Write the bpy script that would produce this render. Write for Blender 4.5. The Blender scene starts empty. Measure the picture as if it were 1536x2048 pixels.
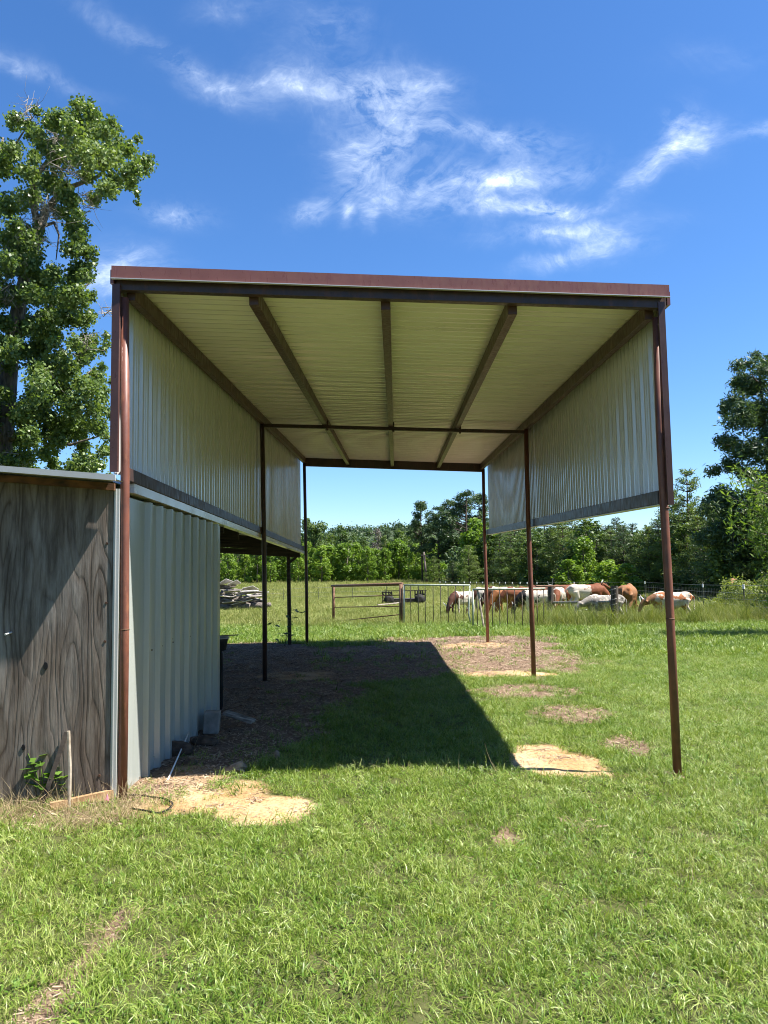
import bpy, math, random
import numpy as np
from mathutils import Vector, Matrix

R_ = math.radians
random.seed(7)
rng = np.random.default_rng(11)
for b in (bpy.data.objects, bpy.data.meshes, bpy.data.materials):
    for o in list(b): b.remove(o)
sc = bpy.context.scene
COL = sc.collection
SUN = Vector((0.575, -0.11, 1.0)).normalized()

# ------------------------------------------------------------------ camera
F, PW, PH = 1479.0, 1536.0, 2048.0
EYE = np.array([0, 0, 1.55])
p_, r_, y_ = R_(4.6), R_(0.9), R_(-0.5)
FWD = np.array([math.sin(y_)*math.cos(p_), math.cos(y_)*math.cos(p_), math.sin(p_)])
rt0 = np.array([math.cos(y_), -math.sin(y_), 0.0]); up0 = np.cross(rt0, FWD)
RIGHT = math.cos(r_)*rt0 - math.sin(r_)*up0
UP = math.sin(r_)*rt0 + math.cos(r_)*up0
cd = bpy.data.cameras.new('camera'); cam = bpy.data.objects.new('camera', cd); COL.objects.link(cam)
cd.sensor_fit = 'VERTICAL'; cd.sensor_height = 36; cd.lens = 36*F/PH
cd.clip_start = 0.05; cd.clip_end = 3000
m = Matrix(((RIGHT[0], UP[0], -FWD[0], 0), (RIGHT[1], UP[1], -FWD[1], 0), (RIGHT[2], UP[2], -FWD[2], 1.55), (0, 0, 0, 1)))
cam.matrix_world = m
sc.camera = cam

def sstep(a, b, x):
    t = np.clip((x-a)/(b-a), 0, 1); return t*t*(3-2*t)
def terrain(x, y):
    x = np.asarray(x, float); y = np.asarray(y, float)
    z = -0.55*sstep(17, 38, y)*(1-sstep(48, 108, y)) + 0.25*sstep(90, 140, y)
    return z
def ray(px, py):
    return FWD + (px-PW/2)/F*RIGHT - (py-PH/2)/F*UP
def at(px, py):
    """where the sight line through a photo pixel meets the ground"""
    v = ray(px, py); v = v/v[1]
    lo = 0.5
    ys = np.concatenate([np.arange(1.5, 60, .05), np.arange(60, 400, .5)])
    P = EYE[None, :] + ys[:, None]*v[None, :]
    below = P[:, 2] <= terrain(P[:, 0], P[:, 1])
    i = int(np.argmax(below)) if below.any() else len(ys)-1
    p = P[i].copy(); p[2] = float(terrain(p[0], p[1])); return p
def on_y(px, py, Y):
    v = ray(px, py); return EYE + v*(Y/v[1])

# ------------------------------------------------------------------ numpy noise
def vnoise(x, y, seed=0):
    def h(i, j):
        n = (i*374761393 + j*668265263 + seed*1442695041) & 0x7fffffff
        n = ((n ^ (n >> 13))*1274126177) & 0x7fffffff
        return ((n ^ (n >> 16)) & 0xffff)/65535.0
    x = np.asarray(x, float); y = np.asarray(y, float)
    i = np.floor(x).astype(np.int64); j = np.floor(y).astype(np.int64)
    u = x-i; v = y-j; u = u*u*(3-2*u); v = v*v*(3-2*v)
    return (h(i, j)*(1-u)+h(i+1, j)*u)*(1-v) + (h(i, j+1)*(1-u)+h(i+1, j+1)*u)*v
def fbm(x, y, seed=0, o=4):
    s = 0; a = .5
    for k in range(o):
        s = s + a*vnoise(x*2**k, y*2**k, seed+k*17); a *= .5
    return s

# ------------------------------------------------------------------ materials
class NT:
    def __init__(s, mat):
        s.m = mat; mat.use_nodes = True; s.t = mat.node_tree; s.t.nodes.clear()
    def n(s, typ, **kw):
        nd = s.t.nodes.new(typ)
        for k, v in kw.items():
            if k.startswith('i_'):
                key = k[2:]
                key = int(key) if key.isdigit() else key.replace('_', ' ')
                nd.inputs[key].default_value = v
            else: setattr(nd, k, v)
        return nd
    def l(s, a, b): s.t.links.new(a, b)
    def ramp(s, fac, stops, interp='LINEAR'):
        r = s.n('ShaderNodeValToRGB'); e = r.color_ramp; e.interpolation = interp
        while len(e.elements) < len(stops): e.elements.new(.5)
        for q, (p, c) in zip(e.elements, stops):
            q.position = p; q.color = (*c, 1) if len(c) == 3 else c
        s.l(fac, r.inputs[0]); return r.outputs[0]
    def math(s, op, a, b=None, clamp=False):
        nd = s.n('ShaderNodeMath', operation=op, use_clamp=clamp)
        for k, v in enumerate((a, b)):
            if v is None: continue
            if isinstance(v, (int, float)): nd.inputs[k].default_value = v
            else: s.l(v, nd.inputs[k])
        return nd.outputs[0]
    def mix(s, fac, a, b, blend='MIX'):
        nd = s.n('ShaderNodeMix', data_type='RGBA', blend_type=blend)
        for k, v in ((0, fac), (6, a), (7, b)):
            if isinstance(v, (int, float)): nd.inputs[k].default_value = v
            elif isinstance(v, tuple): nd.inputs[k].default_value = (*v, 1)
            else: s.l(v, nd.inputs[k])
        return nd.outputs[2]
    def noise(s, vec, scale, detail=4, rough=.55, dist=0.0):
        nd = s.n('ShaderNodeTexNoise'); nd.inputs['Scale'].default_value = scale
        nd.inputs['Detail'].default_value = detail; nd.inputs['Roughness'].default_value = rough
        nd.inputs['Distortion'].default_value = dist
        if vec is not None: s.l(vec, nd.inputs['Vector'])
        return nd.outputs['Fac']
    def mapping(s, vec, loc=(0, 0, 0), rot=(0, 0, 0), scale=(1, 1, 1)):
        nd = s.n('ShaderNodeMapping'); nd.inputs[1].default_value = loc; nd.inputs[2].default_value = rot
        nd.inputs[3].default_value = scale; s.l(vec, nd.inputs[0]); return nd.outputs[0]
    def bump(s, h, strength=.3, dist=.02):
        b = s.n('ShaderNodeBump'); b.inputs['Strength'].default_value = strength
        b.inputs['Distance'].default_value = dist; s.l(h, b.inputs['Height']); return b.outputs[0]
    def out(s, sh):
        o = s.n('ShaderNodeOutputMaterial'); s.l(sh, o.inputs[0]); return s.m
    def bsdf(s, col, rough=.6, metal=0.0, spec=.5, normal=None, coat=0):
        b = s.n('ShaderNodeBsdfPrincipled')
        for key, v in (('Base Color', col), ('Roughness', rough), ('Metallic', metal), ('Specular IOR Level', spec), ('Coat Weight', coat)):
            if isinstance(v, (int, float)): b.inputs[key].default_value = v
            elif isinstance(v, tuple): b.inputs[key].default_value = (*v, 1)
            else: s.l(v, b.inputs[key])
        if normal is not None: s.l(normal, b.inputs['Normal'])
        return b
def newmat(name): return NT(bpy.data.materials.new(name))

def simple(name, c0, c1, scale=8, rough=.7, metal=0.0, spec=.4, bump=.2, bdist=.01, stretch=(1, 1, 1), detail=5, contrast=(.35, .65)):
    t = newmat(name); tc = t.n('ShaderNodeTexCoord').outputs['Object']
    v = t.mapping(tc, scale=stretch)
    f = t.noise(v, scale, detail)
    c = t.ramp(f, [(contrast[0], c0), (contrast[1], c1)])
    nb = t.bump(f, bump, bdist) if bump else None
    return t.out(t.bsdf(c, rough, metal, spec, nb).outputs[0])

def painted_steel(name, col, dark, rough=.38, rust=None, rscale=6):
    t = newmat(name); tc = t.n('ShaderNodeTexCoord').outputs['Object']
    f = t.noise(tc, rscale, 6, .65); g = t.noise(t.mapping(tc, scale=(1, 1, .25)), 40, 3)
    c = t.ramp(f, [(.3, dark), (.62, col)])
    if rust: c = t.mix(t.ramp(t.noise(t.mapping(tc, scale=(1, 1, .4)), 14, 8, .7), [(.54, (0, 0, 0)), (.68, (1, 1, 1))]), c, rust)
    r = t.ramp(g, [(.3, (rough-.08,)*3), (.7, (rough+.18,)*3)])
    return t.out(t.bsdf(c, r, 0, .5, t.bump(f, .12, .004)).outputs[0])

def sheet_metal(name, col, rough=.22, dirt=(.30, .29, .22), dirtamt=.35, streak=(1, 1, .15), spec=.7, metal=.0, coat=.0):
    t = newmat(name); tc = t.n('ShaderNodeTexCoord').outputs['Object']
    f = t.noise(t.mapping(tc, scale=streak), 5, 6, .6)
    g = t.noise(tc, 1.3, 3)
    fac = t.math('MULTIPLY', t.ramp(f, [(.42, (0, 0, 0)), (.75, (1, 1, 1))]), dirtamt)
    c = t.mix(fac, col, dirt)
    r = t.ramp(f, [(.3, (rough,)*3), (.75, (rough+.14,)*3)])
    nb = None
    return t.out(t.bsdf(c, r, metal, spec, nb, coat).outputs[0])

M = {}
M['ivory_roof'] = sheet_metal('ivory roof sheet', (.82, .765, .745), .17, (.56, .51, .45), .4, (.12, 1, 1), .8, .05)
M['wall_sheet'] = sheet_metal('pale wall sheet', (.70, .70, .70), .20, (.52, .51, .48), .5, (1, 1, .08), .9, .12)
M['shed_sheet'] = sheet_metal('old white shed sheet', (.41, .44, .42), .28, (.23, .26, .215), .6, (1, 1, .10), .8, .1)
M['flash'] = sheet_metal('zinc flashing', (.50, .51, .51), .32, (.42, .42, .40), .6, (1, 1, .2), .6, .2)
M['fascia'] = painted_steel('brown trim', (.205, .082, .066), (.17, .066, .054), .30)
M['trimshade'] = painted_steel('shaded brown trim', (.085, .040, .036), (.065, .032, .029), .32)  # same brown paint as the fascia, with shade put into the colour
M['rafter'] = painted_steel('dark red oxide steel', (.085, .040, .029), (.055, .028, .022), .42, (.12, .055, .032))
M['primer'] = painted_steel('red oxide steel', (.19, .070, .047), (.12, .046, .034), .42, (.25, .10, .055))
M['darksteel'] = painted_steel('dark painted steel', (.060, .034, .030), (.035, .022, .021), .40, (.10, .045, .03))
M['joist'] = simple('dark joist timber', (.030, .024, .020), (.075, .060, .048), 7, .85, stretch=(.2, 3, 3))
M['concrete'] = simple('concrete', (.20, .19, .17), (.34, .32, .29), 9, .95, bump=.5)
M['soil'] = simple('dark soil clod', (.035, .024, .017), (.115, .080, .055), 14, .95, bump=.8)
M['whitepaint'] = simple('weathered white stick', (.26, .21, .15), (.50, .44, .36), 14, .7)
M['greyboard'] = simple('grey weathered board', (.07, .06, .05), (.40, .365, .33), 6, .9, stretch=(.3, 4, 4), bump=.5)
M['log'] = simple('grey bark log', (.05, .04, .033), (.25, .215, .19), 7, .95, stretch=(.5, 3, 3), bump=.8, bdist=.04)
M['tin'] = simple('pale tin', (.30, .28, .27), (.50, .47, .45), 3, .4)
M['oldpost'] = simple('weathered wood post', (.030, .024, .020), (.13, .105, .085), 9, .95, stretch=(3, 3, .3), bump=.8)
M['rail'] = simple('grey rail', (.16, .13, .11), (.36, .31, .27), 9, .9, stretch=(.3, 3, 3))
M['rusty'] = simple('rusty pipe', (.085, .040, .022), (.20, .105, .060), 12, .75)
M['galv'] = simple('faded green gate paint', (.22, .26, .20), (.42, .46, .39), 12, .55)
M['gatebar'] = simple('dark gate bar', (.060, .050, .040), (.14, .11, .085), 12, .7)
M['black'] = simple('black plastic', (.008, .008, .009), (.018, .018, .019), 6, .75, spec=.12, bump=0)
M['rubber'] = simple('tyre rubber', (.010, .010, .010), (.028, .026, .024), 9, .85)
M['darkwood'] = simple('dark trailer timber', (.020, .016, .014), (.070, .056, .046), 8, .9)
M['tpost'] = simple('green steel post', (.035, .045, .030), (.075, .08, .055), 9, .6)
M['white'] = simple('white paint', (.70, .70, .68), (.82, .82, .80), 9, .6, bump=0)
M['wire'] = simple('galvanised wire', (.16, .16, .15), (.30, .30, .28), 20, .5, metal=.4, bump=0)
M['pink'] = simple('pink ribbon', (.70, .22, .34), (.80, .32, .42), 8, .6, bump=0)
M['timber'] = simple('raw edge timber', (.30, .17, .08), (.52, .34, .18), 8, .85, stretch=(.3, 3, 3))
M['driftwood'] = simple('dead wood', (.16, .11, .075), (.40, .31, .22), 14, .95, bump=.7)
M['bucket'] = simple('dark grey bucket', (.020, .021, .022), (.035, .036, .038), 5, .6, bump=0)
M['lid'] = simple('grey lid', (.22, .24, .25), (.34, .36, .36), 5, .5, bump=0)
M['screw'] = simple('rusty screw', (.05, .025, .015), (.10, .05, .03), 30, .7, bump=0)
M['pole'] = simple('pole timber', (.07, .055, .045), (.16, .13, .11), 5, .95, stretch=(3, 3, .3))
M['bark'] = simple('grey brown bark', (.085, .070, .055), (.25, .21, .165), 6, .95, stretch=(2.5, 2.5, .5), bump=1.0, bdist=.05)
M['twig'] = simple('dead twig', (.16, .14, .11), (.36, .32, .26), 8, .95, bump=0)
M['pinebark'] = simple('pine bark', (.030, .022, .017), (.085, .062, .046), 5, .95, stretch=(2, 2, .5))

def plywood():
    t = newmat('weathered plywood'); tc = t.n('ShaderNodeTexCoord').outputs['Object']
    sep = t.n('ShaderNodeSeparateXYZ'); t.l(tc, sep.inputs[0]); X, Z = sep.outputs[0], sep.outputs[2]
    def field(o, s): return t.noise(t.mapping(tc, loc=o, scale=s), 1.0, 2.2, .4)
    f = t.math('MULTIPLY', field((3.1, 0, 1.7), (3.5, .01, .52)), 19.0)
    # knots bend the growth rings round themselves
    for kx, kz, s, a in ((-2.43, .93, .060, 3.0), (-2.22, 1.22, .15, 4.6), (-2.12, 1.24, .09, 3.0), (-2.82, 1.20, .15, 5.0), (-2.57, .375, .055, 2.4), (-3.5, 1.5, .14, 4)):
        dx = t.math('MULTIPLY', t.math('SUBTRACT', X, kx), 1/s); dz = t.math('MULTIPLY', t.math('SUBTRACT', Z, kz), .55/s)
        r2 = t.math('ADD', t.math('MULTIPLY', dx, dx), t.math('MULTIPLY', dz, dz))
        g = t.math('DIVIDE', a, t.math('ADD', r2, 1.0)); f = t.math('ADD', f, g)
    f = t.math('ADD', f, t.math('MULTIPLY', t.noise(t.mapping(tc, scale=(30, 1, 2.5)), 1, 3), .35))
    fr = t.math('FRACT', f)
    line = t.ramp(fr, [(0, (0, 0, 0)), (.10, (.55,)*3), (.42, (1, 1, 1)), (.78, (.8,)*3), (1, (.05,)*3)])
    amp = t.ramp(t.noise(tc, 1.7, 2), [(.36, (.30,)*3), (.60, (1, 1, 1))])
    fib = t.noise(t.mapping(tc, scale=(60, 1, 3.0)), 1.6, 6, .7)
    fib2 = t.noise(t.mapping(tc, scale=(14, 1, 1.6)), 1.0, 6, .7)
    base = t.mix(t.ramp(t.noise(t.mapping(tc, loc=(5, 0, 2), scale=(1.8, 1, .8)), 1.5, 5, .6), [(.38, (0, 0, 0)), (.62, (1, 1, 1))]), (.220, .178, .142), (.275, .250, .225))
    base = t.mix(t.ramp(fib2, [(.40, (0, 0, 0)), (.62, (1, 1, 1))]), t.mix(.7, base, (.055, .038, .028)), base)
    dk = t.mix(1.0, base, (.40, .35, .31), 'MULTIPLY')
    c = t.mix(t.math('MULTIPLY', t.math('SUBTRACT', 1.0, line), amp), base, dk)
    c = t.mix(t.math('MULTIPLY', t.ramp(fib, [(.5, (0, 0, 0)), (.72, (1, 1, 1))]), .55), c, (.07, .052, .04))
    # pale worn fibres near the foot of the sheet and between the rings
    c = t.mix(t.math('MULTIPLY', t.ramp(t.noise(t.mapping(tc, loc=(9, 0, 4), scale=(9, 1, 1.3)), 1.3, 6, .7), [(.52, (0, 0, 0)), (.68, (1, 1, 1))]), .55), c, (.27, .23, .195))
    h = t.math('ADD', t.math('MULTIPLY', line, .6), t.math('MULTIPLY', fib, .7))
    return t.out(t.bsdf(c, .85, 0, .25, t.bump(h, .55, .006)).outputs[0])
M['plywood'] = plywood()
M['rustboard'] = simple('stained header board', (.022, .014, .010), (.20, .085, .035), 5, .85, stretch=(1.3, 1, 3), detail=8, contrast=(.36, .70))

def foliage(name, cols, trans=.35, rough=.5, spec=.3, nscale=.35):
    t = newmat(name)
    geo = t.n('ShaderNodeNewGeometry'); ri = geo.outputs['Random Per Island']
    oi = t.n('ShaderNodeObjectInfo')
    nz = t.noise(geo.outputs['Position'], nscale, 3)
    f = t.math('ADD', t.math('MULTIPLY', ri, .55), t.math('MULTIPLY', nz, .75))
    f = t.math('ADD', f, t.math('MULTIPLY', t.math('SUBTRACT', oi.outputs['Random'], .5), .25))
    k = len(cols)
    c = t.ramp(f, [(.25+.75*i/(k-1) if k > 1 else 0, cc) for i, cc in enumerate(cols)])
    b = t.bsdf(c, rough, 0, spec)
    tr = t.n('ShaderNodeBsdfTranslucent')
    t.l(t.mix(1.0, c, (1.25, 1.3, .55), 'MULTIPLY'), tr.inputs[0])
    mx = t.n('ShaderNodeMixShader'); mx.inputs[0].default_value = trans
    t.l(b.outputs[0], mx.inputs[1]); t.l(tr.outputs[0], mx.inputs[2])
    return t.out(mx.outputs[0])
M['leaf_big'] = foliage('glossy poplar leaf', [(.045, .085, .022), (.095, .155, .040), (.19, .25, .07)], .34, .42, .4)
M['leaf_bright'] = foliage('bright young leaf', [(.070, .135, .018), (.135, .225, .028), (.24, .33, .05)], .45, .5, .3)
M['leaf_mid'] = foliage('mid green leaf', [(.045, .085, .018), (.080, .130, .030), (.13, .18, .048)], .35)
M['leaf_grey'] = foliage('bare twig haze', [(.12, .10, .085), (.18, .155, .135)], .1)
M['needle_dark'] = foliage('dark pine needle', [(.026, .054, .022), (.056, .098, .038), (.10, .145, .056)], .26, .45, .3)
M['needle_mid'] = foliage('yellow green pine needle', [(.058, .100, .026), (.110, .165, .042), (.18, .225, .065)], .32, .45, .3)
M['leaf_peach'] = foliage('long drooping leaf', [(.07, .12, .02), (.12, .19, .035), (.20, .28, .06)], .45, .4, .4)
M['weedleaf'] = foliage('weed leaf', [(.06, .14, .015), (.12, .22, .03), (.18, .30, .06)], .45, .5, .3)
M['brush'] = foliage('yellow green brush leaf', [(.10, .13, .03), (.17, .21, .05), (.26, .28, .09)], .4, .5, .3, 1.2)  # the brush's own yellow green
M['grass'] = foliage('lawn grass', [(.055, .118, .009), (.125, .210, .020), (.215, .292, .047), (.32, .36, .11)], .30, .42, .45, .8)
M['pasture'] = foliage('pasture grass', [(.10, .140, .030), (.175, .205, .052), (.26, .270, .090), (.34, .315, .145)], .25, .6, .2, .15)
M['tallweed'] = foliage('tall seeding weed', [(.075, .115, .022), (.15, .185, .042), (.28, .27, .10)], .35, .6, .2, 1.0)
M['straw'] = foliage('dry straw', [(.20, .14, .08), (.33, .25, .14), (.46, .37, .22)], .15, .7, .2, 2)
M['chips'] = foliage('dry litter', [(.10, .065, .040), (.20, .13, .085), (.34, .25, .17), (.42, .33, .24)], .0, .9, .2, 3)

# ------------------------------------------------------------------ mesh builder
ORG = {}
class MB:
    def __init__(s): s.v = []; s.f = []
    def add(s, vs, fs):
        b = len(s.v); s.v += [tuple(map(float, p)) for p in vs]; s.f += [tuple(b+i for i in f) for f in fs]; return s
    def hexa(s, c8):
        return s.add(c8, [(0, 3, 2, 1), (4, 5, 6, 7), (0, 1, 5, 4), (1, 2, 6, 5), (2, 3, 7, 6), (3, 0, 4, 7)])
    def box(s, x0, x1, y0, y1, z0, z1):
        return s.hexa([(x0, y0, z0), (x1, y0, z0), (x1, y1, z0), (x0, y1, z0), (x0, y0, z1), (x1, y0, z1), (x1, y1, z1), (x0, y1, z1)])
    def bar(s, a, b, w, h, up=(0, 0, 1)):
        a, b, up = Vector(a), Vector(b), Vector(up); d = (b-a).normalized()
        sd = d.cross(up).normalized()*(w/2); u = sd.cross(d).normalized()*(h/2)
        return s.hexa([a-sd-u, a+sd-u, b+sd-u, b-sd-u, a-sd+u, a+sd+u, b+sd+u, b-sd+u])
    def tube(s, pts, rad, n=8, cap=True):
        pts = [Vector(p) for p in pts]; k = len(pts)
        if isinstance(rad, (int, float)): rad = [rad]*k
        b = len(s.v); prev = None
        for i, p in enumerate(pts):
            d = (pts[min(i+1, k-1)]-pts[max(i-1, 0)]); d = d.normalized() if d.length > 1e-9 else Vector((0, 0, 1))
            if prev is None:
                a = d.cross(Vector((0, 0, 1)));  a = a if a.length > .05 else d.cross(Vector((1, 0, 0)))
            else:
                a = prev - d*prev.dot(d)
                if a.length < 1e-4: a = d.cross(Vector((1, 0, 0)))
            a.normalize(); prev = a; c = d.cross(a)
            for j in range(n):
                t = 2*math.pi*j/n; s.v.append(tuple(p+(a*math.cos(t)+c*math.sin(t))*rad[i]))
        for i in range(k-1):
            for j in range(n):
                s.f.append((b+i*n+j, b+i*n+(j+1) % n, b+(i+1)*n+(j+1) % n, b+(i+1)*n+j))
        if cap:
            s.f.append(tuple(b+j for j in reversed(range(n)))); s.f.append(tuple(b+(k-1)*n+j for j in range(n)))
        return s
    def lathe(s, c, prof, n=20):
        c = Vector(c); b = len(s.v); k = len(prof)
        for r, z in prof:
            for j in range(n):
                t = 2*math.pi*j/n; s.v.append((c.x+r*math.cos(t), c.y+r*math.sin(t), c.z+z))
        for i in range(k-1):
            for j in range(n): s.f.append((b+i*n+j, b+i*n+(j+1) % n, b+(i+1)*n+(j+1) % n, b+(i+1)*n+j))
        s.f.append(tuple(b+j for j in reversed(range(n)))); s.f.append(tuple(b+(k-1)*n+j for j in range(n)))
        return s
    def ball(s, c, r, n=10, m_=7):
        c = Vector(c); r = r if isinstance(r, tuple) else (r, r, r); b = len(s.v)
        s.v.append((c.x, c.y, c.z-r[2]))
        for i in range(1, m_):
            a = -math.pi/2+math.pi*i/m_
            for j in range(n):
                t = 2*math.pi*j/n
                s.v.append((c.x+r[0]*math.cos(a)*math.cos(t), c.y+r[1]*math.cos(a)*math.sin(t), c.z+r[2]*math.sin(a)))
        s.v.append((c.x, c.y, c.z+r[2])); e = len(s.v)-1
        for j in range(n): s.f.append((b, b+1+(j+1) % n, b+1+j))
        for i in range(m_-2):
            for j in range(n):
                q = b+1+i*n; s.f.append((q+j, q+(j+1) % n, q+n+(j+1) % n, q+n+j))
        q = b+1+(m_-2)*n
        for j in range(n): s.f.append((q+j, q+(j+1) % n, e))
        return s
    def rock(s, c, r, seed, n=12, m_=8, rough=.35):
        b = len(s.v); s.ball(c, r, n, m_); rr = random.Random(seed); c = Vector(c)
        off = [Vector((rr.uniform(-1, 1), rr.uniform(-1, 1), rr.uniform(-1, 1))).normalized() for _ in range(9)]
        am = [rr.uniform(-.5, 1)*rough for _ in off]
        for i in range(b, len(s.v)):
            p = Vector(s.v[i])-c; d = p.normalized(); k = 1
            for o, a in zip(off, am): k -= a*max(0, d.dot(o)-.55)*1.6
            s.v[i] = tuple(c+p*k)
        return s
    def build(s, name, mat, parent=None, smooth=False, bevel=0):
        org = ORG.get(parent.name, (0, 0, 0)) if parent else (0, 0, 0)
        me = bpy.data.meshes.new(name)
        me.from_pydata([(a-org[0], b-org[1], c-org[2]) for a, b, c in s.v], [], s.f); me.update()
        if smooth: me.polygons.foreach_set('use_smooth', [True]*len(me.polygons))
        me.materials.append(mat)
        o = bpy.data.objects.new(name, me); COL.objects.link(o)
        if parent: o.parent = parent; ORG[o.name] = org
        if bevel:
            bm = o.modifiers.new('bevel', 'BEVEL'); bm.width = bevel; bm.segments = 2; bm.limit_method = 'ANGLE'
        return o
    def alone(s, name, mat, label, cat, group=None, smooth=False, bevel=0, kind=None):
        """a thing that is one mesh, its origin at its foot"""
        a = np.array(s.v); c = (a.min(0)+a.max(0))/2; c[2] = a[:, 2].min()
        s.v = [tuple(p) for p in (a-c)]
        o = s.build(name, mat, None, smooth, bevel); o.location = c; ORG[o.name] = tuple(c)
        return tag(o, label, cat, group, kind)
def tag(o, label=None, cat=None, group=None, kind=None):
    if label: o['label'] = label
    if cat: o['category'] = cat
    if group: o['group'] = group
    if kind: o['kind'] = kind
    return o
def thing(name, loc, label, cat, group=None):
    o = bpy.data.objects.new(name, None); o.empty_display_size = .2; COL.objects.link(o)
    o.location = loc; ORG[o.name] = tuple(loc); return tag(o, label, cat, group)
def qmesh(name, V, Q, mat, smooth=False):
    """fast quad mesh from arrays"""
    me = bpy.data.meshes.new(name); V = np.asarray(V, np.float32); Q = np.asarray(Q, np.int32)
    me.vertices.add(len(V)); me.vertices.foreach_set('co', V.ravel())
    n = len(Q); me.loops.add(n*4); me.loops.foreach_set('vertex_index', Q.ravel())
    me.polygons.add(n); me.polygons.foreach_set('loop_start', np.arange(n, dtype=np.int32)*4)
    if smooth: me.polygons.foreach_set('use_smooth', np.ones(n, bool))
    me.update(calc_edges=True); me.validate()
    me.materials.append(mat); return me
def mobj(name, me, parent=None):
    o = bpy.data.objects.new(name, me); COL.objects.link(o)
    if parent: o.parent = parent
    return o
def copy_tree(o, parent=None):
    c = o.copy(); COL.objects.link(c)
    if parent: c.parent = parent
    for ch in o.children: copy_tree(ch, c)
    return c

# ------------------------------------------------------------------ world and sun
w = bpy.data.worlds.new('World'); sc.world = w; w.use_nodes = True
T = NT.__new__(NT); T.m = w; T.t = w.node_tree; T.t.nodes.clear()
sky = T.n('ShaderNodeTexSky', sky_type='NISHITA'); sky.sun_disc = False
sky.sun_elevation = math.asin(SUN.z); sky.sun_rotation = math.atan2(SUN.x, SUN.y)
sky.air_density = 1.0; sky.dust_density = 0.25; sky.ozone_density = 3.0; sky.altitude = 100
hs = T.n('ShaderNodeHueSaturation'); hs.inputs['Saturation'].default_value = 1.13; hs.inputs['Value'].default_value = 1.0
tint = T.mix(1.0, sky.outputs[0], (.98, 1.10, 1.30), 'MULTIPLY'); T.l(tint, hs.inputs['Color'])
dirv = T.n('ShaderNodeTexCoord').outputs['Generated']
CE = R_(30); CF = np.array([0, math.cos(CE), math.sin(CE)]); CU = np.array([0, -math.sin(CE), math.cos(CE)])
def dot(v, c):
    nd = T.n('ShaderNodeVectorMath', operation='DOT_PRODUCT'); T.l(v, nd.inputs[0]); nd.inputs[1].default_value = c; return nd.outputs['Value']
dw = T.math('MAXIMUM', dot(dirv, tuple(CF)), .08)
cu = T.math('DIVIDE', dot(dirv, (1, 0, 0)), dw); cv = T.math('DIVIDE', dot(dirv, tuple(CU)), dw)
cmb = T.n('ShaderNodeCombineXYZ'); T.l(cu, cmb.inputs[0]); T.l(cv, cmb.inputs[1]); uv0 = cmb.outputs[0]
wn = T.n('ShaderNodeTexNoise'); wn.inputs['Scale'].default_value = 5; wn.inputs['Detail'].default_value = 5; wn.inputs['Roughness'].default_value = .6; T.l(uv0, wn.inputs['Vector'])
sb = T.n('ShaderNodeVectorMath', operation='SUBTRACT'); T.l(wn.outputs['Color'], sb.inputs[0]); sb.inputs[1].default_value = (.5, .5, .5)
ml = T.n('ShaderNodeVectorMath', operation='MULTIPLY'); T.l(sb.outputs[0], ml.inputs[0]); ml.inputs[1].default_value = (.12, .09, 0)
ad = T.n('ShaderNodeVectorMath', operation='ADD'); T.l(uv0, ad.inputs[0]); T.l(ml.outputs[0], ad.inputs[1]); uvw = ad.outputs[0]
def cuv(px, py):
    v = ray(px, py); k = v@CF; return np.array([v[0]/k, (v@CU)/k])
CL = [(735, 175, 110, 42, 5, .85), (610, 178, 95, 20, 6, .7), (775, 250, 62, 70, 0, .8), (725, 320, 55, 55, 0, .7), (860, 170, 50, 25, -10, .45),
      (290, 70, 130, 18, 28, .40), (435, 160, 80, 26, 25, .50), (890, 262, 60, 20, 5, .6), (1020, 280, 95, 24, 4, .55), (1040, 330, 50, 40, 0, .35),
      (870, 380, 120, 42, 0, .8), (1000, 372, 55, 14, 0, .8), (1120, 350, 80, 25, -8, .55), (1085, 418, 105, 13, 0, 1.5), (1150, 462, 120, 16, -4, .7),
      (1230, 490, 50, 24, 0, .65), (1110, 520, 60, 14, -12, .45), (620, 420, 42, 20, -15, .85), (708, 420, 13, 26, 0, .6), (757, 436, 13, 24, 20, .6),
      (1340, 330, 75, 22, -38, .95), (1385, 290, 42, 30, -10, .6), (1515, 255, 60, 14, -22, .55), (1375, 265, 25, 35, 0, .5),
      (70, 140, 110, 16, 22, .45), (340, 425, 55, 20, 0, .6), (235, 560, 70, 40, 0, .9), (650, 55, 70, 40, -15, .32), (1440, 120, 90, 30, 0, .10), (480, 30, 60, 22, 0, .20)]
tot = None
for px, py, rx, ry, ang, k in CL:
    c = cuv(px, py); a = R_(ang)
    e1 = cuv(px+rx*math.cos(a), py+rx*math.sin(a))-c; e2 = cuv(px-ry*math.sin(a), py+ry*math.cos(a))-c
    A = np.linalg.inv(np.array([[e1[0], e2[0]], [e1[1], e2[1]]]))
    s_ = T.n('ShaderNodeVectorMath', operation='SUBTRACT'); T.l(uvw, s_.inputs[0]); s_.inputs[1].default_value = (c[0], c[1], 0)
    q1 = dot(s_.outputs[0], (A[0, 0], A[0, 1], 0)); q2 = dot(s_.outputs[0], (A[1, 0], A[1, 1], 0))
    r2 = T.math('ADD', T.math('MULTIPLY', q1, q1), T.math('MULTIPLY', q2, q2))
    g = T.math('MULTIPLY', T.math('POWER', 2.0, T.math('MULTIPLY', r2, -1.2)), k)
    tot = g if tot is None else T.math('ADD', tot, g)
n1 = T.noise(T.mapping(uvw, rot=(0, 0, R_(18)), scale=(1, 1.5, 1)), 10, 10, .70, .8)
n2 = T.noise(T.mapping(uv0, rot=(0, 0, R_(-25)), scale=(1, 2.2, 1)), 26, 6, .62, .9)
nn = T.math('ADD', T.math('MULTIPLY', n1, .72), T.math('MULTIPLY', n2, .28))
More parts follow.
